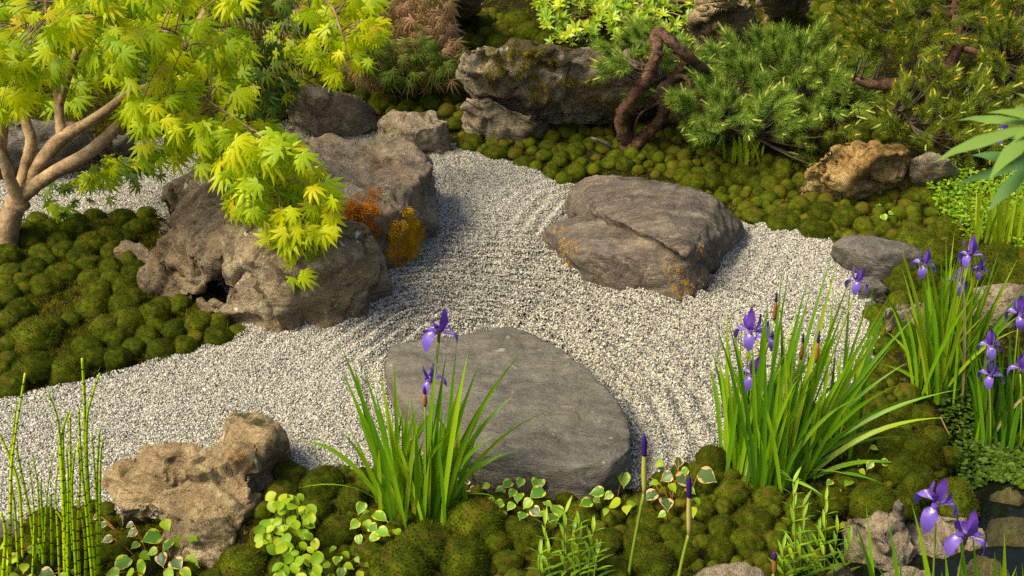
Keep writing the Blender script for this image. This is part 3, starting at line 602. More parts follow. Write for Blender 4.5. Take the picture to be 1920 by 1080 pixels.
HILL = [(850, 215), (862, 250), (900, 262), (1010, 262), (1060, 240), (1240, 235), (1300, 255), (1380, 280), (1480, 300), (1520, 345), (1560, 372), (1690, 360), (1720, 345), (1730, 400), (1790, 440), (1770, 465), (1700, 445), (1580, 442), (1555, 448), (1500, 428), (1440, 414), (1396, 408), (1350, 370), (1300, 350), (1150, 315), (1090, 330), (1042, 338), (1010, 318), (960, 298), (900, 282), (858, 272)]
DARK1 = [(560, 165), (640, 130), (870, 150), (866, 240), (850, 235), (830, 210), (780, 205), (715, 210), (690, 190), (640, 160)]
TOPB = [(800, 95), (860, 30), (920, 20), (1000, 40), (1050, 75), (1030, 90), (870, 82)]
TOPR = [(1430, 60), (1440, 20), (1540, 10), (1620, 60), (1600, 110), (1560, 95), (1500, 80), (1430, 100)]
MIDR = [(1590, 185), (1640, 175), (1700, 185), (1700, 250), (1640, 262), (1560, 272), (1500, 255), (1570, 235)]
FARR = [(1715, 345), (1800, 340), (1980, 430), (1980, 520), (1860, 470), (1770, 430), (1730, 400)]
GAPS = [(560, 205, 40)]
def fill(bed, poly, w0, w1, pack=.62, tries=5000, rs=random.Random(5)):
    xs = [p[0] for p in poly]; ys = [p[1] for p in poly]; P = np.array(poly, float)
    C = np.c_[[rs.uniform(min(xs), max(xs)) for _ in range(tries)], [rs.uniform(min(ys), max(ys)) for _ in range(tries)]]
    C = C[poly_sd(C, P) < 0]
    got = [c for c in cushions if c[3] == bed]
    for x, y in C:
        f = (y - min(ys)) / (max(ys) - min(ys)); w = (w0 + (w1 - w0) * f) * rs.choice([.6, .75, .9, 1.0, 1.15, 1.45])
        if all(math.hypot(x - a[0], (y - a[1]) * 1.45) > pack * (w + a[2]) / 2 for a in got):
            got.append((x, y, w, bed)); cushions.append((x, y, w, bed))
def edge_row(bed, pts, w):
    for (x0, y0), (x1, y1) in zip(pts[:-1], pts[1:]):
        n = max(1, int(math.hypot(x1 - x0, (y1 - y0) * 1.3) / (w * .82)))
        for i in range(n):
            f = (i + .5) / n; cushions.append((x0 + (x1 - x0) * f + RNG.uniform(-3, 3), y0 + (y1 - y0) * f - w * .1 + RNG.uniform(-3, 3), w * RNG.uniform(.75, 1.2), bed))
edge_row('hill', [(862, 268), (905, 284), (960, 300), (1012, 322), (1055, 340)], 50)
edge_row('hill', [(1395, 402), (1440, 412), (1500, 426), (1560, 446)], 56)
fill('hill', HILL, 30, 40, .66, 9000)
fill('back', DARK1, 36, 42, .66); fill('top', TOPB, 36, 44, .66); fill('top_right', TOPR, 30, 38, .66); fill('mid_right', MIDR, 38, 44, .66)
fill('front', [(500, 880), (700, 880), (860, 905), (1200, 950), (1300, 870), (1400, 860), (1480, 930), (1560, 1000), (1540, 1090), (440, 1090), (470, 1000)], 28, 44, .86)
fill('bank', [(1640, 700), (1720, 740), (1800, 860), (1820, 930), (1700, 960), (1580, 930), (1600, 850)], 30, 44, .86)
fill('far_right', FARR, 46, 60, .7)
cushions.sort(key=lambda c: -c[2] if True else 0)
ROCKPX = {'left end of the twisted boulder': (270, 480), 'front of the twisted boulder': (440, 600), 'forked maple trunk': (20, 450), 'layered sandstone rock': (360, 950), 'horsetails': (110, 950),
 'middle iris clump': (790, 980), 'flat stepping stone': (980, 900), 'large iris clump': (1440, 900), 'flat pale pond stone': (1370, 1060), 'pond edge': (1800, 880), 'split slate boulder': (1230, 350), 'pine trunk': (1180, 270),
 'bright grass tuft': (1395, 300), 'golden rock': (1620, 350), 'white pebble': (1524, 366), 'square grey stone': (1640, 470), 'round mottled rock': (800, 250), 'pointed rock': (640, 220), 'limestone slab': (940, 240), 'mossy limestone boulder': (1060, 200),
 'pale angular stream stone': (1640, 1000), 'right-hand iris clump': (1780, 720), 'creeping leafy plant': (540, 990), 'variegated leaves': (1270, 920), 'brown ledge rock': (1370, 70), 'left picture edge': (0, 600), 'laceleaf maple': (760, 130), 'leafy groundcover': (1840, 430),
 'yellow-margined ivy leaves': (970, 930), 'single iris bud stem': (1180, 1000), 'second bud stem': (1280, 1000), 'willow-leaved stems': (1070, 1050), 'low right pine': (1730, 260), 'tan rock at the top edge': (850, 20)}
BEDN = {'left': 'left moss bed', 'front': 'front moss bed', 'bank': 'mossy bank by the pond', 'iris_side': 'mossy verge behind the irises', 'hill': 'moss slope', 'back': 'shaded moss under the laceleaf maple', 'top': 'mossy mound at the top', 'top_right': 'shaded moss at the top right', 'mid_right': 'moss bank behind the pine', 'far_right': 'moss by the groundcover'}
ORD = ['', 'second ', 'third ', 'fourth ', 'fifth ', 'sixth ', 'seventh ', 'eighth ', 'ninth ', 'tenth ', 'eleventh ', 'twelfth ', 'thirteenth ', 'fourteenth ', 'fifteenth ', 'sixteenth ', 'seventeenth ', 'eighteenth ', 'nineteenth ', 'twentieth ']
def cushion_place(i, c):
    x, y, w, bed = c; p = T(x, y + w * .18); r = w * .5 / PXM(p) * 1.03
    asp = RNG.uniform(.9, 1.2)
    M = Matrix.Translation(Vector(p) + Vector((0, 0, r * .14))) @ Matrix.Rotation(RNG.uniform(0, 6.28), 4, 'Z') @ Matrix.Rotation(RNG.uniform(-.15, .15), 4, 'X') @ Matrix.Diagonal((r, r, r * asp, 1))
    return p, M, r
def make_cushions():
    rest = cushions[288:]; near_count = {}
    for i, c in enumerate(cushions[:288]):
        p, M, r = cushion_place(i, c); x, y, w, bed = c
        me = RNG.choice(CUSH) if w > 50 else RNG.choice(CUSHF)
        o = obj('moss_cushion', me, None, M)
        rn = sorted(ROCKPX.items(), key=lambda kv: math.hypot(kv[1][0] - x, (kv[1][1] - y) * 1.6))[:1][0]
        dx, dy = x - rn[1][0], y - rn[1][1]
        side = ('right of' if dx > 0 else 'left of') if abs(dx) > abs(dy) * 1.6 else ('in front of' if dy > 0 else 'behind')
        size = 'large ' if w > 72 else ('small ' if w < 46 else 'round ')
        key = (size, side, rn[0]); k = near_count.get(key, 0); near_count[key] = k + 1
        if k and k < 20: lab = f'{size}green moss cushion, {ORD[k]}biggest {side} the {rn[0]}'
        elif k == 0: lab = f'{size}green moss cushion, biggest {side} the {rn[0]}'
        else: lab = f'{size}green moss cushion on the {BEDN[bed]}, {side} the {rn[0]}'
        tag(o, lab, 'moss', 'cushions of moss on the ' + BEDN[bed])
    j = Join()
    if rest:
        # the smallest ones, far back: one mass
        for i, c in enumerate(rest):
            p, M, r = cushion_place(i, c); me = SMALL[i % 3]; j.add(me[0], me[1], M, 0.0)
        o = j.build('moss_mounds', M_MOSSF); tag(o, 'smallest moss mounds filling the gaps of the moss slope', kind='stuff')
def small_cushion(k):
    rs = np.random.RandomState(600 + k); bm = bmesh.new(); bmesh.ops.create_icosphere(bm, subdivisions=3, radius=1)
    V = np.array([v.co[:] for v in bm.verts]); Fc = [[v.index for v in f.verts] for f in bm.faces]; bm.free()
    V = V * (1 + .12 * perlin(V * 1.4 + k * 9) + .05 * perlin(V * 6))[:, None]; V[:, 2] = np.where(V[:, 2] > 0, V[:, 2] * .85, V[:, 2] * .5)
    sp = 700; ids = rs.randint(0, len(V), sp); n = V[ids] + rs.normal(0, .35, (sp, 3)); n /= np.linalg.norm(n, axis=1)[:, None]; s = np.cross(n, rs.normal(size=(sp, 3))); s /= np.linalg.norm(s, axis=1)[:, None]
    b = V[ids] + rs.normal(0, .04, (sp, 3)); SV = np.stack([b - s * .02, b + s * .02, b + n * .11], 1).reshape(-1, 3)
    return np.vstack([V, SV]), Fc + [[len(V) + 3 * i, len(V) + 3 * i + 1, len(V) + 3 * i + 2] for i in range(sp)]
SMALL = [small_cushion(k) for k in range(3)]
make_cushions()
# tufts of loose carpet moss between the cushions
def tuft_proto(k, mat, n=46, spread=1.0, h=.9, lean=.6):
    rs = np.random.RandomState(900 + k); b = np.c_[rs.normal(0, .42 * spread, (n, 2)), np.zeros(n)]; d = np.c_[rs.normal(0, lean, (n, 2)), np.ones(n)]; d /= np.linalg.norm(d, axis=1)[:, None]
    s = np.cross(d, rs.normal(size=(n, 3))); s /= np.linalg.norm(s, axis=1)[:, None]; L = rs.uniform(.35, 1, n)[:, None] * h
    V = np.stack([b - s * .045, b + s * .045, b + d * L], 1).reshape(-1, 3)
    me = mesh('moss_tuft', V, np.arange(n * 3).reshape(-1, 3), mat, False, {'tint': np.tile([0, 0, .5], n) * np.repeat(rs.rand(n), 3)})
    return bpy.data.objects.new('moss_tuft', me)
def carpet():
    n = 130000; P = np.c_[NP.uniform(-2.6, 2.4, n), 2.3 + 5.2 * NP.rand(n) ** 1.3]
    sdv = poly_sd(P, GRAVEL); pond = poly_sd(P, POND); n_ = fbm(np.c_[P * 4, 0 * P[:, 0]], 2)
    dp = P[:, 1] * CP + H * SP; px = 960 + P[:, 0] / dp * F
    P = P[(sdv > .012) & (pond > .03) & (px > -150) & (px < 2070)]
    z = hgt(P[:, 0], P[:, 1])
    scatter('carpet_moss', np.c_[P, z - .002], np.where(P[:, 0] < -.8, NP.uniform(.010, .022, len(P)), NP.uniform(.006, .015, len(P))), np.c_[NP.uniform(-.3, .3, (len(P), 2)), NP.uniform(0, 6.28, len(P))],
        [tuft_proto(0, M_MOSS), tuft_proto(1, M_MOSSB), tuft_proto(2, M_MOSSB), tuft_proto(3, M_MOSS)], 'loose green and brown carpet moss between the cushions')
carpet()
def moss_patch(rk, mat, centres, dens, size=.012, name='moss_patch'):
    """tufts rooted on the stone's own surface where the patches grow: (px, py, rx, ry)"""
    o = R[rk]; bv = bvh_of(o); j = Join(); pr = np.random.RandomState(5)
    me = tuft_proto(7, mat, 40, 1.0, 1.1, .7).data; V0 = np.array([v.co[:] for v in me.vertices]); F0 = [list(p.vertices) for p in me.polygons]
    for (cx, cy, rx, ry) in centres:
        for _ in range(int(dens * rx * ry / 100)):
            a = pr.uniform(0, 6.28); rr = math.sqrt(pr.rand()); x, y = cx + rx * rr * math.cos(a), cy + ry * rr * math.sin(a)
            if fbm(np.array([[x * .045, y * .045, 1.5]]), 3)[0] < -.16 + .5 * (rr - .75): continue
            h, nn = cast(bv, x, y)
            if h is None: continue
            if nn.dot(Vector(CAM) - h) < 0: nn = -nn
            M = frame_mat(h - nn * size * .15, nn.orthogonal(), nn + Vector((0, 0, .3)), size * pr.uniform(.6, 1.3)); j.add(V0, F0, M, pr.rand() * .5)
    if j.n: j.build(name, mat, o)
moss_patch('slab', M_RUST, [(690, 372, 30, 18), (672, 405, 38, 26), (660, 430, 36, 22), (690, 440, 24, 20), (668, 385, 20, 20), (645, 445, 22, 16)], 20, .014)
moss_patch('slab', M_OCHRE, [(760, 440, 34, 34), (748, 470, 26, 24), (778, 452, 20, 34), (765, 415, 18, 22)], 20, .013)
moss_patch('slab', M_RUST, [(600, 268, 34, 6), (580, 262, 24, 5), (700, 310, 14, 6)], 14, .0055)
moss_patch('right', M_OCHRE, [(1068, 470, 20, 42), (1050, 430, 14, 10)], 14, .0055)
moss_patch('right', M_OCHRE, [(1280, 545, 24, 20), (1268, 520, 24, 16), (1316, 505, 10, 28), (1310, 470, 10, 14), (1250, 500, 20, 8)], 12, .005)
moss_patch('front', M_RUST, [(440, 855, 18, 16), (470, 870, 10, 12)], 8, .006)
moss_patch('backbig', M_MOSSB, [(945, 110, 45, 22), (930, 150, 34, 22), (1010, 110, 40, 18), (1090, 165, 60, 22), (1020, 175, 30, 22), (1150, 190, 50, 18), (980, 140, 60, 14)], 12, .014)
moss_patch('tri', M_MOSSB, [(575, 205, 22, 9), (640, 180, 20, 7)], 8, .008)
moss_patch('mid', M_MOSSB, [(726, 245, 14, 18)], 8, .008)
moss_patch('gold', M_MOSSB, [(1580, 290, 30, 18), (1640, 275, 40, 12), (1600, 330, 20, 16)], 6, .010)
# ---------------------------------------------------------------- leaf shapes
def leaf_mat(name, stops, trans=.35, rough=.45, spec=.35, edge=None, veins=False, tcol=None):
    t = MT(name); f = t.math('FRACT', t.math('ADD', t.rnd(), t.attr('tint')))
    col = t.ramp(f, stops)
    n = t.noise(4, 3, .6); col = t.mix(t.math('MULTIPLY', n, .35), col, t.mix(.5, col, (.02, .04, .005)))
    if edge is not None:
        nz = t.noise(3.2, 3, .5); e = t.math('ADD', t.attr('edge'), t.math('MULTIPLY', t.math('SUBTRACT', t.math('ADD', nz, t.math('MULTIPLY', t.rnd(), .12)), .5), 2.2))
        col = t.mix(t.ramp(e, [(.72, 0.0), (.80, 1.0)]), col, edge)
    return t.done(col, rough, None, spec, trans, tcol)
M_MAPLE = leaf_mat('maple_leaf_gold', [(0, (.34, .50, .010)), (.35, (.48, .62, .010)), (.75, (.64, .70, .010)), (.95, (.72, .68, .015)), (1, (.74, .56, .03))], .58, .5, .3)
M_MAPLEG = leaf_mat('maple_leaf_green', [(0, (.22, .38, .008)), (.5, (.36, .50, .008)), (.8, (.50, .58, .01)), (1, (.55, .58, .012))], .45, .5, .3)
M_MAPLED = leaf_mat('maple_leaf_shade', [(0, (.035, .085, .006)), (.6, (.07, .14, .008)), (1, (.13, .19, .01))], .35, .5, .3)  # dark copy of the maple leaf, shade painted into its green
M_NEAR = leaf_mat('near_maple_leaf', [(0, (.07, .17, .05)), (.6, (.12, .24, .05)), (1, (.22, .32, .05))], .3, .5, .3)
M_LACE = leaf_mat('laceleaf_leaf', [(0, (.34, .17, .11)), (.45, (.44, .26, .15)), (.7, (.30, .22, .08)), (1, (.20, .26, .04))], .3, .6, .2)
M_LACEG = leaf_mat('laceleaf_green', [(0, (.08, .15, .015)), (.6, (.12, .18, .02)), (1, (.19, .15, .05))], .3, .6, .2)
M_IRIS = leaf_mat('iris_leaf', [(0, (.09, .24, .010)), (.5, (.17, .37, .012)), (.85, (.27, .46, .016)), (1, (.38, .50, .03))], .35, .38, .4)
M_IRISD = leaf_mat('iris_leaf_deep', [(0, (.045, .15, .010)), (.6, (.085, .23, .012)), (1, (.16, .31, .016))], .3, .38, .4)
M_GRASS = leaf_mat('grass_leaf', [(0, (.20, .34, .015)), (.6, (.32, .44, .02)), (1, (.40, .44, .03))], .45, .4, .4)
M_TAIL = leaf_mat('horsetail_stem', [(0, (.22, .44, .006)), (.5, (.36, .56, .006)), (1, (.58, .66, .01))], .15, .4, .4)
M_NODE = leaf_mat('horsetail_node', [(0, (.05, .025, .01)), (1, (.10, .05, .015))], 0, .6, .2)
M_VARI = leaf_mat('variegated_leaf', [(0, (.07, .20, .02)), (.6, (.14, .32, .03)), (1, (.22, .38, .03))], .3, .4, .4, edge=(.48, .50, .04))
M_VARIP = leaf_mat('variegated_leaf_pink', [(0, (.045, .10, .03)), (1, (.10, .18, .05))], .3, .4, .4, edge=(.62, .42, .22))
M_PLAIN = leaf_mat('bright_leaf', [(0, (.18, .34, .012)), (.6, (.30, .44, .014)), (1, (.42, .50, .03))], .4, .45, .35)
M_LEAFY = leaf_mat('groundcover_leaf', [(0, (.10, .24, .01)), (.6, (.20, .38, .012)), (1, (.34, .46, .02))], .4, .45, .35)
M_WILLOW = leaf_mat('willow_leaf', [(0, (.14, .30, .015)), (.6, (.24, .42, .018)), (1, (.34, .48, .02))], .35, .45, .35)
M_SHRUB = leaf_mat('shrub_leaf', [(0, (.14, .28, .010)), (.5, (.28, .42, .012)), (1, (.50, .58, .04))], .35, .35, .45)
M_NEEDLE = leaf_mat('pine_needle', [(0, (.13, .24, .035)), (.6, (.22, .36, .05)), (1, (.34, .44, .06))], .15, .5, .3)
M_NEEDLEO = leaf_mat('olive_needle', [(0, (.09, .16, .012)), (.6, (.17, .23, .016)), (1, (.28, .30, .02))], .15, .5, .3)
M_CANDLE = leaf_mat('pine_candle', [(0, (.38, .48, .09)), (.6, (.50, .56, .13)), (1, (.60, .58, .16))], .15, .5, .3)
M_CANDLEO = leaf_mat('orange_candle', [(0, (.55, .38, .04)), (.6, (.66, .42, .04)), (1, (.52, .52, .05))], .15, .5, .3)
M_STEMR = leaf_mat('red_stem', [(0, (.20, .06, .02)), (1, (.28, .12, .03))], 0, .6, .3)
M_STEMG = leaf_mat('green_stem', [(0, (.14, .22, .02)), (1, (.26, .34, .03))], .1, .5, .3)
M_STEMB = leaf_mat('brown_stem', [(0, (.16, .10, .05)), (1, (.22, .14, .07))], 0, .6, .3)
M_DRY = leaf_mat('dry_leaf', [(0, (.35, .26, .14)), (1, (.5, .38, .22))], .2, .6, .3)
def petal_mat(name, c0, c1, white):
    t = MT(name); e = t.attr('edge'); v = t.noise(90, 2, .5, t.coord((1, .25, 1)))
    col = t.mix(t.noise(8, 3, .6), c0, c1)
    m = t.ramp(t.math('ADD', e, t.math('MULTIPLY', t.math('SUBTRACT', v, .5), .9)), [(.52, 0.0), (.72, white)])
    return t.done(t.mix(m, col, (.72, .68, .62)), .5, None, .2, .3)
M_FALL = petal_mat('iris_fall', (.09, .05, .36), (.20, .12, .58), .85)
M_STD = petal_mat('iris_standard', (.07, .025, .28), (.17, .07, .48), .0)
M_BUD = petal_mat('iris_bud', (.03, .010, .11), (.06, .02, .20), .0)
M_BUDG = leaf_mat('bud_sheath', [(0, (.36, .36, .06)), (1, (.48, .38, .14))], .1, .5, .3)
def bark_mat(name, dark, mid, light, sc=1.0, bump=.8, rough_scale=(1, 1, 1)):
    t = MT(name); w = t.coord(rough_scale); n = t.noise(9 * sc, 7, .65, w, .6); n2 = t.noise(50 * sc, 5, .7, w)
    col = t.ramp(t.math('ADD', t.math('MULTIPLY', n, .6), t.math('MULTIPLY', n2, .4)), [(.36, dark), (.5, mid), (.64, light)])
    return t.done(col, .8, t.bump(t.math('ADD', n, t.math('MULTIPLY', n2, .6)), bump, .02), .25)
M_BARK = bark_mat('maple_bark', (.10, .062, .032), (.26, .175, .10), (.42, .32, .20), 1.0, .5)
M_PBARK = bark_mat('pine_bark', (.03, .016, .011), (.11, .055, .034), (.26, .16, .10), 2.2, 1.0)
M_DEAD = bark_mat('dead_wood', (.06, .045, .03), (.14, .11, .08), (.25, .21, .16), 2)

def palmate(k, lobes=7, width=.125, droop=.32):
    rs = random.Random(k); ang = {7: [0, 29, -29, 58, -58, 95, -95], 5: [0, 42, -42, 86, -86]}[lobes]; ln = {7: [1, .93, .93, .74, .74, .42, .42], 5: [1, .85, .85, .55, .55]}[lobes]
    V = [(0, 0, 0)]; Fc = []
    for a, l in zip(ang, ln):
        l *= rs.uniform(.9, 1.08); a = math.radians(a + rs.uniform(-5, 5)); w = width * rs.uniform(.85, 1.15) * (.75 + .25 * l); bend = rs.uniform(-.06, .06)
        dx, dy = math.sin(a), math.cos(a); ox, oy = dy, -dx
        def P(t, s, z=0): 
            x = dx * t * l + ox * (s + bend * t * t); y = dy * t * l + oy * (s + bend * t * t); rr = math.hypot(x, y); return (x, y, z - droop * rr * rr - .06 * abs(s))
        b = len(V); V += [P(.22, w * .5), P(.22, -w * .5), P(.30, 0, .015), P(.55, w * .72), P(.55, 0, .03), P(.55, -w * .72), P(.80, w * .36), P(.80, -w * .36), P(1.0, 0, -.03)]
        Fc += [[0, b, b + 2], [0, b + 2, b + 1], [b, b + 3, b + 4, b + 2], [b + 2, b + 4, b + 5, b + 1], [b + 3, b + 6, b + 4], [b + 4, b + 6, b + 8], [b + 4, b + 8, b + 7], [b + 4, b + 7, b + 5]]
    return np.array(V), Fc
def shape_leaf(k, prof, length=1.0, width=.3, droop=.2, fold=.15, rows=6, cup=0):
    """one blade: prof(t) gives half width 0..1"""
    V = []; E = []
    for i in range(rows + 1):
        t = i / rows; w = prof(t) * width; y = t * length; z = -droop * t * t
        for s, e in ((-1, 1.0), (-.5, .35), (0, 0.0), (.5, .35), (1, 1.0)):
            V.append((s * w, y, z + fold * abs(s) * w)); E.append(max(e, .25 if t < .9 else .9))
    Fc = []
    for i in range(rows):
        for s in range(4): a = i * 5 + s; Fc.append([a, a + 1, a + 6, a + 5])
    return np.array(V), Fc, np.array(E)
HEART = lambda t: (math.sin(math.pi * min(1, t * 1.02 + .08) ** .75) ** .8) if t < .98 else .02
ROUND = lambda t: math.sin(math.pi * (t * .96 + .03)) ** .6 if t < 1 else .03
LANCE = lambda t: max(.03, math.sin(math.pi * t ** .8)) ** 1.0 if t < 1 else .01
def mk(name, g, mat, k=0):
    V, Fc = g[0], g[1]; return mesh(name, V, Fc, mat, True, {'edge': g[2] if len(g) > 2 else np.zeros(len(V)), 'tint': np.full(len(V), k * .37 % 1)})
PAL = [palmate(k) for k in range(5)]; PALF = [palmate(9 + k, 7, .07, .9) for k in range(4)]
def bez(p0, p1, p2, n):
    t = np.linspace(0, 1, n)[:, None]; return (1 - t) ** 2 * p0 + 2 * t * (1 - t) * p1 + t * t * p2
def blade_geo(pts, w, nrm=None, seed=0):
    P = np.asarray(pts); n = len(P); V = []; rs = np.random.RandomState(seed)
    side0 = nrm if nrm is not None else rs.normal(size=3) * [1, .5, .1]
    for i in range(n):
        t = P[min(i + 1, n - 1)] - P[max(i - 1, 0)]; t /= np.linalg.norm(t) + 1e-9
        s = side0 - t * (side0 @ t); s /= np.linalg.norm(s) + 1e-9; u = np.cross(t, s); f = i / (n - 1)
        ww = w * (.75 + .35 * math.sin(math.pi * min(1, f * 1.2))) * (1 if f < .6 else max(.03, 1 - ((f - .6) / .4) ** 1.6))
        V += [P[i] - s * ww * .5, P[i] + u * ww * .12, P[i] + s * ww * .5]
    Fc = []
    for i in range(n - 1):
        a = i * 3; Fc += [[a, a + 1, a + 4, a + 3], [a + 1, a + 2, a + 5, a + 4]]
    return np.array(V), Fc
def add_blade(root, p0, tip, arch, w, mat, seed, name='leaf'):
    h = tip[2] - p0[2]; L = np.linalg.norm(tip - p0)
    mid = p0 * .62 + tip * .38; mid = np.array([mid[0], mid[1], p0[2] + max(h, 0) * .55 + L * arch])
    V, Fc = blade_geo(bez(p0, mid, tip, 11), w, np.array([1., -.2 + .5 * math.sin(seed * 1.7), .1 * math.cos(seed)]), seed)
    o = world_part(name, V, Fc, mat, root, True, {'tint': np.full(len(V), (seed * .173) % 1), 'edge': np.zeros(len(V))}); return o

# ---------------------------------------------------------------- irises
def petal(length, width, path, rows=8, ruffle=.0, k=0):
    """path(t) -> (out, up); returns a curved petal reaching along +Y"""
    V = []; E = []
    for i in range(rows + 1):
        t = i / rows; o_, u_ = path(t); w = width * (math.sin(math.pi * (t * .93 + .035)) ** .7 if t > .3 else (.35 + t * 1.9) * .9) 
        for s in (-1, -.5, 0, .5, 1):
            z = u_ - .18 * w * s * s + ruffle * width * math.sin(t * 9 + s * 4 + k) * abs(s); V.append((s * w * .5, o_, z)); E.append(max(0, 1 - abs(s) * .7) * (1 - t) * 1.1)
    Fc = [[i * 5 + s, i * 5 + s + 1, i * 5 + s + 6, i * 5 + s + 5] for i in range(rows) for s in range(4)]
    return np.array(V), Fc, np.array(E)
FALLP = lambda t: (.10 + .42 * math.sin(t * 1.75), .04 + .16 * math.sin(t * 2.2) - .52 * t * t)
STDP = lambda t: (.05 + .13 * math.sin(t * 2.4), .02 + .62 * t)
CRESTP = lambda t: (.04 + .30 * t, .06 + .09 * math.sin(t * 2.5))
FALL_ME = [mk('fall', petal(1, .33, FALLP, 8, .10, k), M_FALL, k) for k in range(3)]
STD_ME = [mk('standard', petal(1, .24, STDP, 8, .12, k), M_STD, k) for k in range(3)]
CREST_ME = mk('crest', petal(1, .16, CRESTP, 5, .0, 1), M_STD, 1)
def stem_part(root, p0, p1, r0=.0028, r1=.0022, mat=None, name='flower_stem', bow=.02):
    m = (p0 + p1) / 2 + np.array([RNG.uniform(-1, 1), RNG.uniform(-1, 1), 0]) * bow
    V, Fc = tube(bez(p0, m, p1, 9), np.linspace(r0, r1, 9), 6); return world_part(name, V, Fc, mat or M_STEMG, root)
def iris_flower(root, p, size, tilt=(0, 0), rot=None, faded=False):
    """flower part with its petals as sub-parts; size is the flower's width"""
    s = size * 1.02; rot = RNG.uniform(0, 6.28) if rot is None else rot
    base = Matrix.Translation(Vector(p)) @ Matrix.Rotation(tilt[0], 4, 'X') @ Matrix.Rotation(tilt[1], 4, 'Y')
    V, Fc = tube(np.array([[0, 0, -.28 * s], [0, 0, -.12 * s], [0, 0, .03 * s], [0, 0, .08 * s]]), [.03 * s, .05 * s, .055 * s, .03 * s], 7)
    A = np.array(base); V = V @ A[:3, :3].T + A[:3, 3]
    f = world_part('flower', V, Fc, M_STEMB, root)
    def sub(name, me, M):
        o = bpy.data.objects.new(name, me); link(o, f); o.matrix_basis = Matrix.Translation(-Vector(root.location)) @ M
    for k in range(3):
        a = rot + k * 2.094; ro = Matrix.Rotation(a + RNG.uniform(-.15, .15), 4, 'Z')
        sub('fall', FALL_ME[k], base @ ro @ Matrix.Rotation(RNG.uniform(-.25, .15), 4, 'X') @ Matrix.Scale(s * RNG.uniform(.9, 1.1), 4))
        sub('crest', CREST_ME, base @ ro @ Matrix.Scale(s, 4))
        sub('standard', STD_ME[k], base @ Matrix.Rotation(a + 1.047, 4, 'Z') @ Matrix.Rotation(RNG.uniform(-.25, .12), 4, 'X') @ Matrix.Scale(s * RNG.uniform(.9, 1.1), 4))
    return f
def iris_bud(root, p, L, r, mat=None, tilt=0.0, purple=.4):
    """pointed bud: papery sheath with the rolled purple petals at its tip"""
    p = np.array(p); d = np.array([tilt, 0, 1.0]); d /= np.linalg.norm(d)
    V, Fc = tube(np.array([p + d * L * t for t in (0, .2, .45, .7)]), [r * .5, r, r * .9, r * .45], 7); b = world_part('bud', V, Fc, M_STEMR if mat is None else mat, root)
    off = np.array(root.location)
    V, Fc = tube(np.array([p + d * L * t for t in (.55, .7, .85, 1.0)]), [r * .5, r * .72, r * .5, r * .1], 7)
    obj('petal_tip', mesh('petal_tip', V - off, Fc, M_BUD), b)
def iris_clump(label, bases, tips, nrand, hpx, spread, mat, w=.009, group=None, seed=0, z=None, mats=None, droop=.25, side=(0, 0)):
    rs = np.random.RandomState(seed)
    bp = [T(x, y) for x, y in bases]
    if z is not None: bp = [G(x, y, z) for x, y in bases]
    c = np.mean(bp, 0); root = empty('iris_plant', c, label, 'iris', group); ppm = PXM(c)
    for i, tp in enumerate(tips):
        k, tx, ty, arch = tp[:4]; p0 = bp[k] + rs.normal(0, .012, 3) * [1, 1, 0]; dy = rs.normal(0, .04) + (tp[4] if len(tp) > 4 else 0)
        add_blade(root, p0, D(tx, ty, p0[1] + dy), arch, w * rs.uniform(.85, 1.15), mat, seed * 100 + i)
    for i in range(nrand):
        k = rs.randint(len(bp)); p0 = bp[k] + rs.normal(0, .020, 3) * [1, 1, 0]; L = hpx / ppm / .88 * rs.uniform(.5, 1.05)
        a = rs.normal(0, spread) + side[0]; b = rs.normal(0, spread * .6) + side[1]; dr = rs.rand() ** 3 * droop
        tip = p0 + np.array([a * L, b * L, L * (1 - .35 * (a * a + b * b) - dr)]); add_blade(root, p0, tip, .05 + dr * .6, w * rs.uniform(.7, 1.1), M_DRY if rs.rand() < .035 else (mat if rs.rand() < .7 or mats is None else mats), seed * 100 + 50 + i)
    return root, bp
def fl(root, p0, px, py, wpx, dy=0.0, **kw):
    p = D(px, py, p0[1] + dy); s = wpx / PXM(p); iris_flower(root, p, s, (RNG.uniform(-.15, .25), RNG.uniform(-.2, .2)), **kw); stem_part(root, p0, p - np.array([0, 0, .26 * s]))
def bd(root, p0, px, py, lpx, dy=0.0, tilt=0.0, r=.006, mat=None):
    p = D(px, py + lpx, p0[1] + dy); iris_bud(root, p, lpx / PXM(p) * 1.1, r, mat, tilt); stem_part(root, p0, p)

r0, bp = iris_clump('young iris clump with two purple flowers in front of the flat stone', [(728, 960), (745, 975), (760, 985), (795, 985), (808, 980), (825, 965)],
    [(0, 636, 640, .0), (1, 661, 676, .0), (1, 679, 684, .02), (1, 712, 692, .02), (2, 739, 666, .0), (0, 562, 825, .28), (1, 596, 858, .22), (0, 632, 805, .16), (2, 767, 743, .0), (0, 650, 720, .03), (1, 700, 720, .02), (2, 722, 740, .02), (0, 640, 690, .02),
     (3, 770, 738, .0), (4, 878, 659, .0), (5, 981, 656, .04), (4, 868, 704, .0), (5, 928, 719, .02), (5, 962, 742, .14), (5, 1027, 772, .2), (5, 972, 845, .24), (4, 926, 818, .18), (4, 892, 700, .0), (4, 837, 663, .0), (3, 822, 637, .0), (4, 856, 651, .0),
     (5, 904, 957, .28), (5, 928, 931, .3), (4, 837, 995, .3), (5, 965, 984, .32), (3, 807, 832, .06), (2, 850, 800, .05), (1, 560, 915, .34), (5, 945, 700, .03), (4, 900, 680, .02)],
    58, 250, .16, M_IRIS, .0115, None, 1, mats=M_GRASS)
fl(r0, bp[3], 823, 622, 72, .02, rot=-1.57); fl(r0, bp[3], 811, 712, 52, .05, rot=.4); bd(r0, bp[3], 797, 722, 40, -.03)
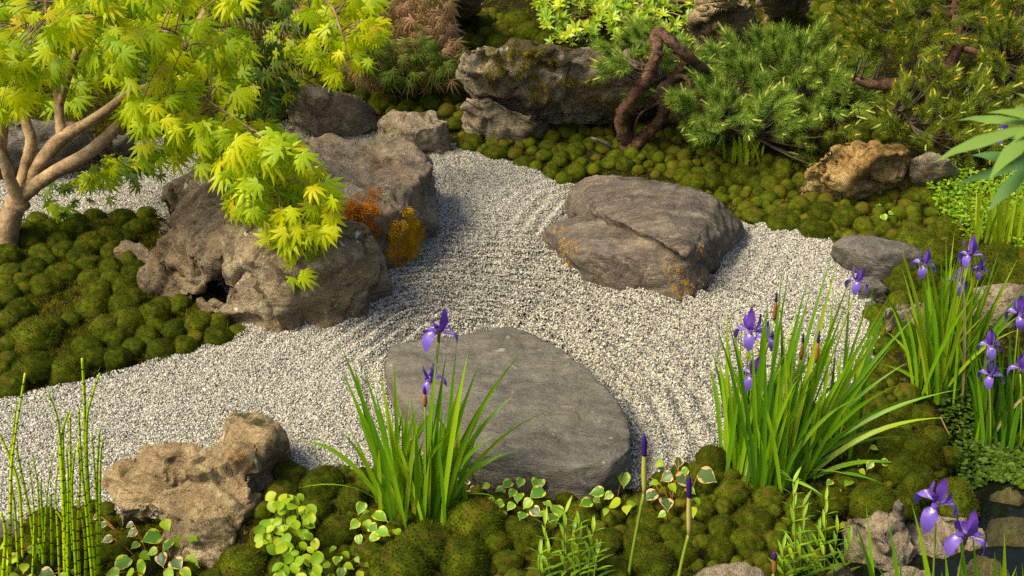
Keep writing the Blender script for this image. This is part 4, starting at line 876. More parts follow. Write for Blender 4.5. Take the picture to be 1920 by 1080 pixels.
BIGB = [(1385, 880), (1398, 895), (1412, 905), (1425, 912), (1440, 918), (1456, 918), (1470, 915), (1486, 905), (1500, 890), (1445, 895), (1470, 890), (1420, 885), (1560, 850), (1580, 835)]
r1, bp = iris_clump('largest iris clump, dense leaves beside the right end of the gravel', BIGB,
    [(0, 1340, 650, .02), (0, 1363, 680, .02), (0, 1362, 633, .02), (3, 1467, 495, 0), (3, 1480, 503, .0), (4, 1518, 510, .0), (5, 1562, 470, 0), (5, 1573, 480, 0), (6, 1605, 495, 0), (4, 1523, 533, 0), (7, 1633, 620, 0), (7, 1668, 555, 0), (8, 1697, 563, 0), (8, 1727, 583, .02),
     (8, 1800, 730, .14), (8, 1745, 740, .22), (8, 1713, 800, .24), (8, 1780, 783, .22), (0, 1368, 753, .08), (0, 1350, 800, .1), (3, 1544, 930, .36), (1, 1423, 926, .32), (7, 1662, 910, .3), (6, 1594, 891, .3), (8, 1735, 880, .26), (8, 1714, 820, .26), (6, 1640, 690, .03), (7, 1680, 640, .02), (8, 1700, 680, .08), (8, 1690, 720, .14), (5, 1590, 560, 0), (2, 1440, 560, .0), (3, 1500, 590, 0), (2, 1410, 640, 0)],
    150, 300, .15, M_IRIS, .0108, 'flowering iris clumps', 2, mats=M_IRISD, side=(.07, 0))
fl(r1, bp[0], 1408, 622, 66, .0, rot=-1.2); fl(r1, bp[1], 1440, 632, 46, .03); fl(r1, bp[0], 1411, 702, 56, -.02, rot=-1.6); fl(r1, bp[5], 1607, 528, 44, .1)
bd(r1, bp[1], 1452, 543, 58, .03, r=.0055); bd(r1, bp[4], 1502, 622, 52, .02, r=.005); bd(r1, bp[4], 1530, 618, 62, .0, r=.006)
B2 = [(1735, 735), (1750, 745), (1765, 752), (1780, 748), (1792, 738)]
r2, bp = iris_clump('iris clump with yellow-brown leaf bases, right of the largest clump', B2,
    [(0, 1682, 447, 0), (1, 1718, 445, 0), (2, 1773, 443, 0), (2, 1788, 449, 0), (1, 1763, 460, 0), (4, 1872, 473, .0), (4, 1858, 520, .0), (4, 1872, 557, .02), (0, 1650, 543, .12), (0, 1690, 500, .0), (3, 1822, 470, 0), (4, 1880, 600, .05), (0, 1660, 620, .12), (4, 1890, 690, .2), (0, 1640, 680, .15)],
    85, 270, .20, M_IRIS, .0095, 'flowering iris clumps', 3, mats=M_GRASS)
fl(r2, bp[0], 1733, 495, 46, .0, rot=-1.5); fl(r2, bp[2], 1820, 478, 52, .0); fl(r2, bp[2], 1798, 528, 46, .04); fl(r2, bp[3], 1838, 508, 34, .02)
B3 = [(1840, 870), (1855, 880), (1870, 888), (1890, 890), (1905, 885), (1925, 880), (1945, 870), (1965, 880), (1985, 860)]
r3, bp = iris_clump('iris clump rooted in the pond edge, cut by the right picture edge', B3,
    [(0, 1786, 847, .26), (0, 1812, 850, .24), (0, 1827, 680, .0), (3, 1893, 607, 0), (4, 1910, 610, 0), (0, 1800, 664, .12), (1, 1850, 720, 0), (2, 1875, 690, 0), (0, 1835, 740, .02), (4, 1925, 560, 0), (2, 1870, 640, 0)],
    110, 250, .14, M_IRISD, .0095, 'flowering iris clumps', 4, mats=M_IRIS)
fl(r3, bp[1], 1858, 648, 48, 0, rot=-1.2); fl(r3, bp[1], 1857, 704, 48, -.04, rot=-1.6); fl(r3, bp[3], 1912, 588, 54, .05); fl(r3, bp[4], 1915, 690, 48, -.04)
r4 = None
B4 = [(1660, 1240), (1700, 1250), (1740, 1260), (1780, 1255), (1820, 1260), (1860, 1250), (1900, 1250), (1930, 1250)]
r4, bp = iris_clump('nearest iris plant, two dark purple flowers at the lower right corner', B4,
    [(0, 1602, 975, .0), (0, 1623, 941, 0), (1, 1663, 965, 0), (1, 1641, 1055, .02), (1, 1686, 1035, .0), (2, 1709, 942, 0), (3, 1771, 1027, 0), (4, 1821, 982, 0), (5, 1865, 1032, 0), (5, 1875, 1049, 0), (5, 1883, 996, 0), (6, 1916, 1052, 0), (7, 1925, 1020, 0), (4, 1800, 1050, 0), (2, 1740, 1060, 0), (4, 1788, 935, 0), (6, 1905, 1070, 0), (3, 1765, 1072, 0)],
    34, 190, .12, M_IRIS, .010, 'flowering iris clumps', 5, z=-.16)
fl(r4, bp[2], 1757, 945, 84, .0, rot=-1.57 + 3.1416 / 3 * 2); fl(r4, bp[3], 1812, 1003, 84, -.03, rot=-2.0)
r5, bp = iris_clump('sunlit iris clump behind the groundcover at the right edge', [(1840, 482), (1860, 480), (1880, 485), (1900, 480), (1930, 480)],
    [(0, 1790, 330, .05), (0, 1830, 350, 0), (1, 1850, 330, 0), (2, 1880, 340, 0), (2, 1900, 330, 0), (3, 1925, 350, 0), (0, 1760, 400, .12), (1, 1868, 360, 0), (3, 1910, 370, 0)], 40, 140, .14, M_GRASS, .009, 'flowering iris clumps', 6)
fl(r5, bp[2], 1882, 250, 34, .1); fl(r5, bp[3], 1916, 290, 34, .1); fl(r5, bp[4], 1912, 325, 34, .05)
r6, bp = iris_clump('short tuft of bright grassy leaves under the pine', [(1378, 302), (1390, 306), (1400, 306), (1414, 302)], [(0, 1372, 250, 0), (1, 1385, 246, 0), (2, 1400, 250, 0), (3, 1420, 248, 0), (2, 1392, 318, .5), (3, 1428, 262, .1)], 26, 48, .16, M_GRASS, .012, None, 7)
r6.name = 'grass_tuft'; r6['category'] = 'grass'
r6, bp = iris_clump('darker grassy tuft under the pine, left of the bright one', [(1325, 268), (1340, 272), (1355, 274)], [(0, 1308, 240, 0)], 22, 44, .3, M_IRISD, .008, None, 8)
r6.name = 'grass_tuft'; r6['category'] = 'grass'
# lone bud stems in front
for lab, bx, by, tx, ty, L, pl in (('tall single iris bud stem in front of the flat stone', 1172, 1120, 1208, 812, 110, .4), ('shorter iris bud stem with dark tip by the pond stone', 1266, 1120, 1292, 890, 110, .3), ('drooping brown iris bud at the bottom edge', 1436, 1120, 1452, 1034, 40, .5)):
    p0 = G(bx, by, -.02); root = empty('iris_bud_stem', p0, lab, 'iris bud'); p = D(tx, ty + L, p0[1] + .02); pt = D(tx, ty, p0[1] + .02); d = pt - p; L_ = np.linalg.norm(d)
    stem_part(root, p0, p, .0042, .0036, M_STEMG, 'stem', .005)
    V, Fc = tube(np.array([p - d * .1, p + d * .12, p + d * .36, p + d * .6, p + d * .74]), [.0035, .0055, .0062, .005, .0035], 8); b = world_part('bud', V, Fc, M_STEMR if 'brown' in lab else M_BUDG, root)
    V, Fc = tube(np.array([p + d * .5, p + d * .68, p + d * .8, p + d * .92, p + d]), [.003, .0058, .0068, .005, .0008], 8); obj('petal_tip', mesh('petal_tip', V - np.array(root.location), Fc, M_BUD), b)
# ---------------------------------------------------------------- maple at the left
def limb(root, pts, name='branch', mat=None, seg=9, wob=.05, sm=5):
    """pts: (px, py, Y, radius px)"""
    P = np.array([D(x, y, Y) for x, y, Y, r in pts]); Rr = np.array([r / PXM(p) for p, (_, _, _, r) in zip(P, pts)])
    Q = catmull(np.c_[P, Rr], sm); V, Fc = tube(Q[:, :3], np.maximum(Q[:, 3], .0008), seg, wob, int(abs(P[0, 0]) * 1000) % 999); world_part(name, V, Fc, mat or M_BARK, root); return Q[:, :3]
b0 = T(5, 468); maple = empty('maple_tree', b0, 'golden-green Japanese maple with forked smooth trunk in the left moss bed', 'tree')
Y0 = b0[1]
limb(maple, [(0, 485, Y0 - .03, 38), (8, 450, Y0, 27), (20, 410, Y0, 20), (30, 380, Y0, 19), (42, 355, Y0, 16)], 'trunk', seg=14)
BR = []
BR.append(limb(maple, [(28, 385, Y0, 15), (60, 352, Y0 - .02, 14), (110, 318, Y0 - .05, 13.5), (165, 287, Y0 - .08, 13), (220, 238, Y0 - .1, 11.5), (262, 192, Y0 - .1, 11), (300, 148, Y0 - .08, 11), (335, 105, Y0 - .05, 10), (362, 60, Y0, 9), (392, 10, Y0 + .05, 8), (420, -60, Y0 + .1, 6)]))
BR.append(limb(maple, [(40, 375, Y0, 13), (62, 330, Y0 + .05, 14), (92, 285, Y0 + .08, 14), (118, 258, Y0 + .1, 14), (160, 233, Y0 + .1, 10), (205, 203, Y0 + .08, 9), (240, 175, Y0 + .08, 7), (280, 160, Y0 + .08, 5)]))
BR.append(limb(maple, [(35, 360, Y0, 10), (48, 310, Y0 + .06, 11), (58, 265, Y0 + .1, 11), (50, 235, Y0 + .12, 10), (42, 190, Y0 + .14, 7), (40, 120, Y0 + .1, 5), (60, 40, Y0, 3)]))
BR.append(limb(maple, [(118, 262, Y0 + .1, 12), (112, 225, Y0 + .12, 9.5), (110, 190, Y0 + .14, 8.5), (100, 140, Y0 + .14, 6), (92, 60, Y0 + .1, 5), (85, -20, Y0 + .1, 4)]))
BR.append(limb(maple, [(112, 200, Y0 + .14, 7), (126, 150, Y0 + .1, 7.5), (148, 90, Y0 + .06, 7), (163, 40, Y0, 6), (175, -20, Y0, 4)]))
BR.append(limb(maple, [(45, 390, Y0 - .02, 14), (22, 345, Y0 - .04, 12), (8, 305, Y0 - .06, 10.5), (-20, 270, Y0 - .06, 10), (-60, 240, Y0 - .1, 9)]))
BR.append(limb(maple, [(-20, 330, Y0 + .1, 20), (-6, 265, Y0 + .1, 19), (2, 225, Y0 + .1, 12), (-10, 180, Y0 + .1, 10), (-30, 120, Y0 + .1, 9)]))
BR.append(limb(maple, [(318, 125, Y0 - .08, 8), (306, 98, Y0 - .05, 7), (318, 60, Y0, 6), (345, 15, Y0 + .05, 5), (360, -40, Y0 + .05, 4)]))
BR.append(limb(maple, [(345, 95, Y0 - .05, 7), (395, 40, Y0 + .1, 5), (450, 5, Y0 + .3, 4), (520, -30, Y0 + .4, 3)]))
BR.append(limb(maple, [(228, 228, Y0 - .1, 6), (262, 217, Y0 - .14, 5), (310, 219, Y0 - .2, 4), (360, 222, Y0 - .25, 3.5), (400, 248, Y0 - .3, 3), (450, 262, Y0 - .35, 2.5), (480, 285, Y0 - .4, 2)], 'twig'))
BR.append(limb(maple, [(392, 190, Y0 - .3, 2), (440, 222, Y0 - .35, 2.5), (490, 255, Y0 - .4, 2.5), (520, 285, Y0 - .45, 2), (530, 320, Y0 - .5, 1.5), (520, 370, Y0 - .55, 1.2), (545, 430, Y0 - .55, 1), (560, 480, Y0 - .55, .8)], 'twig'))
BR.append(limb(maple, [(130, 12, Y0 - .2, 2), (185, 25, Y0 - .25, 2.5), (235, 60, Y0 - .3, 2), (290, 57, Y0 - .3, 1.8), (335, 65, Y0 - .35, 1.5), (345, 90, Y0 - .35, 1)], 'twig'))
BR.append(limb(maple, [(520, -30, Y0 + .4, 3), (570, -20, Y0 + .4, 3), (620, 10, Y0 + .4, 2.5), (640, 60, Y0 + .35, 2), (655, 110, Y0 + .35, 1)], 'twig'))
LEAFME = {m.name: [mk('leaf', g, m, k) for k, g in enumerate(PAL)] for m in (M_MAPLE, M_MAPLEG, M_MAPLED)}
leafs = []   # (matrix, mat, variant, area)
def clump(x, y, Y, size, n, mat, rpx=26, dirx=.25, face=.9):
    """a spray of palmate leaves hanging from one twig end"""
    rs = RNG
    n = int(n * 1.5 + .5) if n > 1 else 1
    for i in range(n):
        a = rs.uniform(0, 6.28); rr = rpx * math.sqrt(rs.random()); px, py = x + rr * math.cos(a) * 1.2, y + rr * math.sin(a) * .8
        p = D(px, py, Y + rs.uniform(-.06, .06)); s = size * rs.uniform(.7, 1.1) / PXM(p) / 1.72
        yd = Vector((dirx + rs.gauss(0, .62), -.25 + rs.gauss(0, .3), -.62 + rs.gauss(0, .28))); nz = Vector((rs.gauss(0, .35), -face + rs.gauss(0, .3), .75 + rs.gauss(0, .3)))
        leafs.append((frame_mat(p, yd, nz, s), mat, rs.randrange(5), s * p[1] ** -1, p))
def spray_region(poly, n, Y0_, Y1_, size, mats, per=5, rpx=26, dirx=.25, seed=1):
    rs = random.Random(seed); xs = [p[0] for p in poly]; ys = [p[1] for p in poly]; k = 0
    while k < n:
        x, y = rs.uniform(min(xs), max(xs)), rs.uniform(min(ys), max(ys))
        if not in_poly(x, y, poly): continue
        k += 1; clump(x, y, rs.uniform(Y0_, Y1_), size * rs.uniform(.85, 1.15), per, rs.choice(mats), rpx, dirx)
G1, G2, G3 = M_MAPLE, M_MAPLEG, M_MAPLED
spray_region([(-80, -40), (330, -40), (330, 60), (260, 110), (200, 60), (120, 100), (60, 160), (-80, 180)], 28, Y0 - .6, Y0 - .1, 78, [G1, G1, G1, G2], 5, 32, .35, 1)
spray_region([(-80, 60), (70, 80), (110, 150), (80, 215), (20, 200), (-80, 190)], 11, Y0 - .5, Y0 - .2, 76, [G1], 5, 26, .25, 2)
spray_region([(330, -40), (500, -40), (500, 40), (470, 90), (400, 130), (350, 140), (320, 60)], 12, Y0 - .4, Y0 + .2, 70, [G1, G1, G2], 5, 28, .4, 3)
spray_region([(180, 70), (300, 60), (320, 110), (260, 150), (190, 140)], 9, Y0 - .5, Y0 - .2, 76, [G1, G1, G2], 4, 24, .3, 4)
spray_region([(240, 170), (330, 130), (420, 140), (470, 185), (520, 250), (500, 300), (430, 230), (360, 270), (300, 300), (250, 270)], 22, Y0 - .45, Y0 - .15, 72, [G1, G1, G1, G2], 5, 24, .35, 5)
spray_region([(0, 70), (130, 60), (180, 150), (110, 230), (60, 190)], 7, Y0 + .1, Y0 + .5, 62, [G2, G1], 5, 26, .35, 6)
spray_region([(445, 250), (520, 255), (590, 300), (630, 380), (620, 420), (590, 450), (520, 400), (450, 380), (430, 310)], 20, Y0 - .62, Y0 - .42, 78, [G1, G1, G2], 5, 24, .25, 7)
spray_region([(470, 385), (560, 400), (585, 440), (565, 500), (540, 480), (500, 470)], 5, Y0 - .66, Y0 - .56, 76, [G2, G1], 4, 14, .1, 8)
for x, y in ((545, 512), (572, 505), (535, 470), (580, 470), (520, 490), (565, 520), (600, 440), (455, 395), (470, 400), (500, 405), (560, 500), (548, 480), (505, 450), (530, 430), (590, 400), (615, 400), (625, 372)): clump(x, y, Y0 - .6, 74, 1, G1 if y < 420 else G2, 3, .15)
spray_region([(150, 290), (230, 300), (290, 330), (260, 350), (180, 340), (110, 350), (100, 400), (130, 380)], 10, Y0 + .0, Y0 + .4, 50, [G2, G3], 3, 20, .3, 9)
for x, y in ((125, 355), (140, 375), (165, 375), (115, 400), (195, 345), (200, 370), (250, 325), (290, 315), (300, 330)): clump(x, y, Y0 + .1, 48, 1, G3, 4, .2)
spray_region([(560, -30), (690, -30), (700, 60), (690, 110), (640, 100), (600, 80), (580, 40)], 16, Y0 + .3, Y0 + .7, 62, [G1, G1, G2], 5, 24, .2, 10)
spray_region([(580, 60), (660, 90), (640, 150), (610, 145), (590, 110)], 4, Y0 + .35, Y0 + .6, 58, [G1], 4, 16, .1, 11)
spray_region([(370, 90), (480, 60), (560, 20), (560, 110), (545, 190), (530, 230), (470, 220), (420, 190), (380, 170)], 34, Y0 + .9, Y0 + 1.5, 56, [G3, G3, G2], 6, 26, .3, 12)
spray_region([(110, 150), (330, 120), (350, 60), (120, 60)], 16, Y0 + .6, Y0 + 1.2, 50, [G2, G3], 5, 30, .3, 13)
spray_region([(-60, -40), (560, -40), (560, 60), (-60, 60)], 26, Y0 + .5, Y0 + 1.2, 56, [G2, G1, G3], 5, 34, .3, 14)
# petioles and thin twigs tie sprays to the nearest limb
allbr = np.vstack(BR)
def tree_leaves(root, leafs, LEAFME, cap=295):
    leafs.sort(key=lambda l: -l[3]); tw = Join(); rest = {}
    for i, (M, m, k, a, p) in enumerate(leafs):
        if i < cap: obj('leaf', LEAFME[m.name][k], root, M)
        else: rest.setdefault(m.name, Join()).add(PAL[k][0], PAL[k][1], M, RNG.random())
    for nme, j in rest.items():
        o = j.build('foliage', bpy.data.materials[nme], root); o['kind'] = 'stuff'
    rs = random.Random(3)
    for M, m, k, a, p in leafs[::3]:
        q = allbr[np.argmin(((allbr - p) ** 2).sum(1))]
        d = np.linalg.norm(q - p)
        if d > .2: q = p + (q - p) * .14 / d + np.array([0, 0, .04])
        mid = (p + q) / 2 + np.array([0, 0, .02 + .1 * d]); V, Fc = tube(bez(q, mid, np.array(p), 6), np.linspace(.0022, .0008, 6), 4); tw.add(V, Fc, None, rs.random())
    o = tw.build('twigs', M_STEMB, root); o['kind'] = 'stuff'
spray_region([(380, 225), (450, 235), (470, 290), (430, 330), (395, 300)], 7, Y0 - .5, Y0 - .3, 72, [G1, G1, G2], 5, 22, .3, 21)
spray_region([(0, -40), (450, -40), (460, 120), (330, 170), (180, 190), (0, 210)], 11, Y0 - .35, Y0 + .2, 70, [G1, G1, G1, G2], 5, 26, .35, 22)
spray_region([(560, 330), (640, 350), (645, 410), (600, 440), (570, 400)], 4, Y0 - .6, Y0 - .5, 70, [G1], 4, 18, .3, 23)
tree_leaves(maple, leafs, LEAFME)

# ---------------------------------------------------------------- laceleaf maple
b = T(700, 120); lace = empty('laceleaf_maple', b, 'weeping laceleaf maple with brown-red thread leaves, behind the pointed rock', 'tree'); YL = b[1] - .15
print('lace Y', b)
for pts in ([(700, 130, YL + .2, 9), (705, 60, YL + .1, 8), (730, 10, YL, 6), (760, -30, YL, 4)], [(720, 30, YL, 5), (760, 10, YL - .05, 4), (790, 20, YL - .1, 3), (800, 60, YL - .15, 2)], [(705, 60, YL, 4), (690, 20, YL, 3), (650, 0, YL, 3), (620, 20, YL, 2)], [(740, 0, YL, 4), (800, -15, YL - .05, 3), (840, 10, YL - .1, 2), (860, 60, YL - .15, 1.5)]):
    limb(lace, pts, 'branch', M_STEMB, 6)
def lace_leaves(poly, n, Ya, Yb, size, mat, seed, curl=.4):
    rs = random.Random(seed); j = Join(); xs = [p[0] for p in poly]; ys = [p[1] for p in poly]; k = 0
    while k < n:
        x, y = rs.uniform(min(xs), max(xs)), rs.uniform(min(ys), max(ys))
        if not in_poly(x, y, poly): continue
        k += 1; p = D(x, y, rs.uniform(Ya, Yb)); s = size * rs.uniform(.7, 1.2) / PXM(p)
        yd = Vector((.25 + rs.gauss(0, .5), -.3, -.75 + rs.gauss(0, .25))); j.add(*PALF[rs.randrange(4)], frame_mat(p, yd, Vector((rs.gauss(0, .4), -.8, .6)), s), rs.random())
    o = j.build('foliage', mat, lace); o['kind'] = 'stuff'
lace_leaves([(560, -30), (840, -30), (850, 60), (868, 100), (864, 140), (820, 140), (780, 90), (700, 100), (650, 80), (570, 50)], 760, YL - .35, YL + .15, 34, M_LACE, 1)
lace_leaves([(640, 70), (780, 80), (866, 110), (862, 150), (800, 165), (740, 150), (690, 165), (640, 120)], 300, YL - .4, YL, 32, M_LACE, 2)
lace_leaves([(680, 60), (800, 70), (850, 120), (840, 150), (790, 150), (720, 150), (690, 130)], 260, YL - .45, YL - .2, 30, M_LACEG, 3)
lace_leaves([(560, -30), (700, -30), (700, 100), (600, 110), (540, 90)], 300, YL - .1, YL + .3, 34, M_LACE, 4)

# ---------------------------------------------------------------- leafy shrub at the top
def rosette(k, n=9):
    rs = random.Random(k); V = []; Fc = []; E = []
    g = shape_leaf(k, LANCE, 1.0, .17, .22, .25, 4); m = 0
    for i in range(n):
        a = i * 2.4 + rs.uniform(-.2, .2); tilt = .25 + .6 * (i / n); M = Matrix.Rotation(a, 4, 'Z') @ Matrix.Rotation(tilt, 4, 'X') @ Matrix.Scale(rs.uniform(.75, 1.05), 4)
        A = np.array(M); V.append(g[0] @ A[:3, :3].T); Fc += [[q + m for q in f] for f in g[1]]; m += len(g[0]); E.append(np.full(len(g[0]), 0.0))
    return np.concatenate(V), Fc, np.concatenate(E)
ROS = [mk('leaf_rosette', rosette(k), M_SHRUB, k) for k in range(5)]
def rosette_shrub(label, cpx, poly, n, Ya, Yb, size, seed, meshes, name='evergreen_shrub'):
    rs = random.Random(seed); c = T(*cpx); root = empty(name, c, label, 'shrub'); xs = [p[0] for p in poly]; ys = [p[1] for p in poly]; k = 0; tw = Join()
    while k < n:
        x, y = rs.uniform(min(xs), max(xs)), rs.uniform(min(ys), max(ys))
        if not in_poly(x, y, poly): continue
        k += 1; f = (y - min(ys)) / (max(ys) - min(ys)); p = D(x, y, c[1] + Ya + (Yb - Ya) * (1 - f) + rs.uniform(-.1, .1)); s = size * rs.uniform(.75, 1.2) / PXM(p)
        nz = Vector((rs.gauss(0, .4), -.5 + rs.gauss(0, .3), .9)); obj('leaf_rosette', rs.choice(meshes), root, frame_mat(p, nz.orthogonal(), nz, s))
        if k % 2: V, Fc = tube(bez(c + np.array([0, .1, 0]), (c + p) / 2 + np.array([0, .1, .1]), p, 6), .003, 4); tw.add(V, Fc)
    o = tw.build('twigs', M_STEMB, root); o['kind'] = 'stuff'; return root
rosette_shrub('bright leafy evergreen shrub at the top, above the limestone boulder', (1150, 70), [(985, -30), (1330, -30), (1320, 30), (1250, 60), (1215, 78), (1160, 72), (1100, 78), (1040, 88), (1012, 70), (1020, 30)], 235, -.35, .25, 19, 5, ROS)

# ---------------------------------------------------------------- pines
M_TWIG = bark_mat('pine_twig', (.02, .015, .010), (.06, .045, .03), (.12, .10, .07), 2.2, .5)
def shoot(k, mat_n, mat_c, n=110, candle=.35, L=1.0, nl=.50, spread=1.05):
    rs = np.random.RandomState(k); V = []; Fc = []
    t = rs.rand(n) ** .8; base = np.c_[rs.normal(0, .015, n), t * L * .8, rs.normal(0, .015, n)]; a = rs.uniform(0, 6.28, n); sp = rs.uniform(.5, 1.1, n) * spread * (1.1 - .5 * t)
    d = np.c_[np.cos(a) * sp, np.ones(n) * .75, np.sin(a) * sp]; d /= np.linalg.norm(d, axis=1)[:, None]; s = np.cross(d, rs.normal(size=(n, 3))); s /= np.linalg.norm(s, axis=1)[:, None]; ln = nl * rs.uniform(.75, 1.1, n)[:, None]; w = .0085
    V = np.stack([base - s * w, base + s * w, base + d * ln], 1).reshape(-1, 3); Fc = np.arange(n * 3).reshape(-1, 3)
    me = mesh('shoot', V, Fc, mat_n, False, {'tint': np.repeat(rs.rand(n), 3) * .6})
    Vt, Ft = tube(np.array([[0, -.1, 0], [0, .4, 0], [0, .85, 0]]) * [1, L, 1], [.022, .016, .012], 5)
    cn = 46; tt = rs.rand(cn); cb = np.c_[np.zeros(cn), L * (.82 + candle * tt), np.zeros(cn)]; a = rs.uniform(0, 6.28, cn); cd = np.c_[np.cos(a) * .32, np.ones(cn), np.sin(a) * .32]; cd /= np.linalg.norm(cd, axis=1)[:, None]
    cs = np.cross(cd, rs.normal(size=(cn, 3))); cs /= np.linalg.norm(cs, axis=1)[:, None]
    Vc = np.stack([cb - cs * .018, cb + cs * .018, cb + cd * .15], 1).reshape(-1, 3)
    Vd, Fd = tube(np.array([[0, .8, 0], [0, .8 + candle * .5, 0], [0, .82 + candle, 0]]) * [1, L, 1], [.03, .04, .012], 5)
    n1 = len(Vc); cme_V = np.vstack([Vc, Vd]); cme_F = [list(range(3 * i, 3 * i + 3)) for i in range(cn)] + [[q + n1 for q in f] for f in Fd]
    n0 = len(V); me = mesh('shoot', np.vstack([V, Vt, cme_V]), [list(map(int, f)) for f in Fc] + [[q + n0 for q in f] for f in Ft] + [[q + n0 + len(Vt) for q in f] for f in cme_F], mat_n, False, {'tint': np.r_[np.repeat(rs.rand(n), 3) * .6, np.zeros(len(Vt)), np.repeat(rs.rand(1), len(cme_V))]})
    me.materials.append(M_DEAD); me.materials.append(mat_c)
    idx = np.zeros(len(me.polygons), np.int32); idx[len(Fc):len(Fc) + len(Ft)] = 1; idx[len(Fc) + len(Ft):] = 2; me.polygons.foreach_set('material_index', idx); return me
SH_B = [shoot(k, M_NEEDLE, M_CANDLE, 330, .40) for k in range(5)]
SH_O = [shoot(20 + k, M_NEEDLEO, M_CANDLEO, 240, .30) for k in range(5)]
SH_D = [shoot(30 + k, M_NEEDLEO, M_CANDLE, 220, .40) for k in range(4)]
def pine_crown(root, poly, n, Ya, Yb, size, meshes, seed, up=.8, brn=None, bias=(0, 0)):
    rs = random.Random(seed); xs = [p[0] for p in poly]; ys = [p[1] for p in poly]; k = 0; tw = Join(); cx, cy = sum(xs) / len(xs), sum(ys) / len(ys)
    while k < n:
        x, y = rs.uniform(min(xs), max(xs)), rs.uniform(min(ys), max(ys))
        if not in_poly(x, y, poly): continue
        k += 1; f = (y - min(ys)) / (max(ys) - min(ys)); p = D(x, y, Yb + (Ya - Yb) * f + rs.uniform(-.12, .12)); s = size * rs.uniform(.75, 1.15) / PXM(p)
        yd = Vector(((x - cx) / (max(xs) - min(xs)) * 1.0 + rs.gauss(0, .3) + bias[0], -.35 + rs.gauss(0, .35), up + rs.gauss(0, .2) - .5 * f)); M = frame_mat(p, yd, Vector((0, -1, .3)), s)
        obj('shoot', rs.choice(meshes), root, M)
        q = brn[np.argmin(((brn - p) ** 2).sum(1))]; V, Fc = tube(bez(q, (q + p) / 2 + np.array([0, 0, -.03]), np.array(p), 6), np.linspace(.006, .002, 6), 4); tw.add(V, Fc)
    o = tw.build('twigs', M_TWIG, root); o['kind'] = 'stuff'
bp_ = T(1175, 280); pine = empty('pine_tree', bp_, 'bent dwarf pine with twisted red-brown trunk and blue-green needles on the moss slope', 'tree'); YP = bp_[1]; print('pine', bp_)
W = []
W.append(limb(pine, [(1170, 290, YP, 17), (1176, 268, YP, 14), (1166, 225, YP - .05, 12.5), (1182, 190, YP - .12, 12), (1204, 158, YP - .16, 12), (1224, 120, YP - .18, 11), (1233, 92, YP - .18, 11), (1228, 66, YP - .16, 10), (1240, 64, YP - .16, 10), (1264, 84, YP - .16, 10.5), (1297, 112, YP - .12, 10), (1330, 140, YP + .03, 8), (1365, 175, YP + .06, 6), (1420, 200, YP + .08, 5), (1480, 190, YP + .1, 4)], 'trunk', M_PBARK, 12, .30, 7))
W.append(limb(pine, [(1172, 285, YP, 15), (1195, 268, YP - .02, 12), (1215, 248, YP - .02, 11), (1240, 222, YP - .06, 11), (1247, 195, YP - .1, 11), (1241, 170, YP - .1, 10.5), (1262, 150, YP + .02, 9.5), (1280, 128, YP + .02, 8), (1285, 108, YP + .02, 6)], 'trunk', M_PBARK, 12, .30, 7))
W.append(limb(pine, [(1274, 140, YP + .02, 6), (1290, 150, YP, 5), (1300, 175, YP - .05, 4), (1340, 230, YP - .1, 4), (1400, 245, YP - .1, 3)], 'branch', M_PBARK, 7, .2))
W.append(limb(pine, [(1420, 200, YP + .08, 5), (1500, 220, YP + .05, 4), (1555, 235, YP, 4), (1575, 190, YP, 3), (1600, 160, YP, 2)], 'branch', M_PBARK, 7, .12))
W.append(limb(pine, [(1205, 160, YP + .02, 5), (1180, 130, YP + .08, 4), (1160, 110, YP + .1, 3)], 'branch', M_PBARK, 7, .12))
W.append(limb(pine, [(1185, 262, YP, 3), (1200, 215, YP - .05, 2.5), (1245, 190, YP - .08, 2), (1262, 200, YP - .1, 1.5)], 'branch', M_PBARK, 6, .12))
limb(pine, [(1160, 290, YP - .02, 5), (1140, 272, YP - .05, 4.5), (1118, 262, YP - .08, 4), (1108, 258, YP - .08, 2)], 'dead_branch', M_DEAD, 6, .2)
WP = np.vstack(W)
pine_crown(pine, [(1320, 120), (1380, 95), (1430, 85), (1500, 68), (1560, 100), (1600, 130), (1620, 165), (1605, 200), (1540, 225), (1490, 215), (1400, 230), (1340, 200)], 120, YP - .15, YP + .3, 50, SH_B, 1, brn=WP)
pine_crown(pine, [(1260, 190), (1330, 180), (1420, 200), (1500, 215), (1480, 250), (1430, 246), (1380, 240), (1340, 258), (1280, 240)], 60, YP - .3, YP - .05, 46, SH_B, 2, .6, brn=WP)
pine_crown(pine, [(1130, 90), (1180, 70), (1225, 60), (1215, 110), (1180, 150), (1140, 140)], 48, YP - .12, YP + .0, 44, SH_B, 3, .5, brn=WP, bias=(-.3, 0))
pine_crown(pine, [(1235, 70), (1300, 75), (1330, 110), (1300, 150), (1250, 160), (1200, 200)], 40, YP + .0, YP + .3, 44, SH_B, 4, .6, brn=WP)
pine_crown(pine, [(1500, 230), (1560, 220), (1590, 250), (1570, 300), (1530, 320), (1500, 290)], 18, YP - .35, YP - .2, 38, SH_D, 5, .5, brn=WP)
bq = T(1790, 175); pine2 = empty('pine_tree', bq, 'dark olive pine with orange candles filling the upper right corner', 'tree', 'olive pines at the upper right'); YQ = bq[1]; print('pine2', bq)
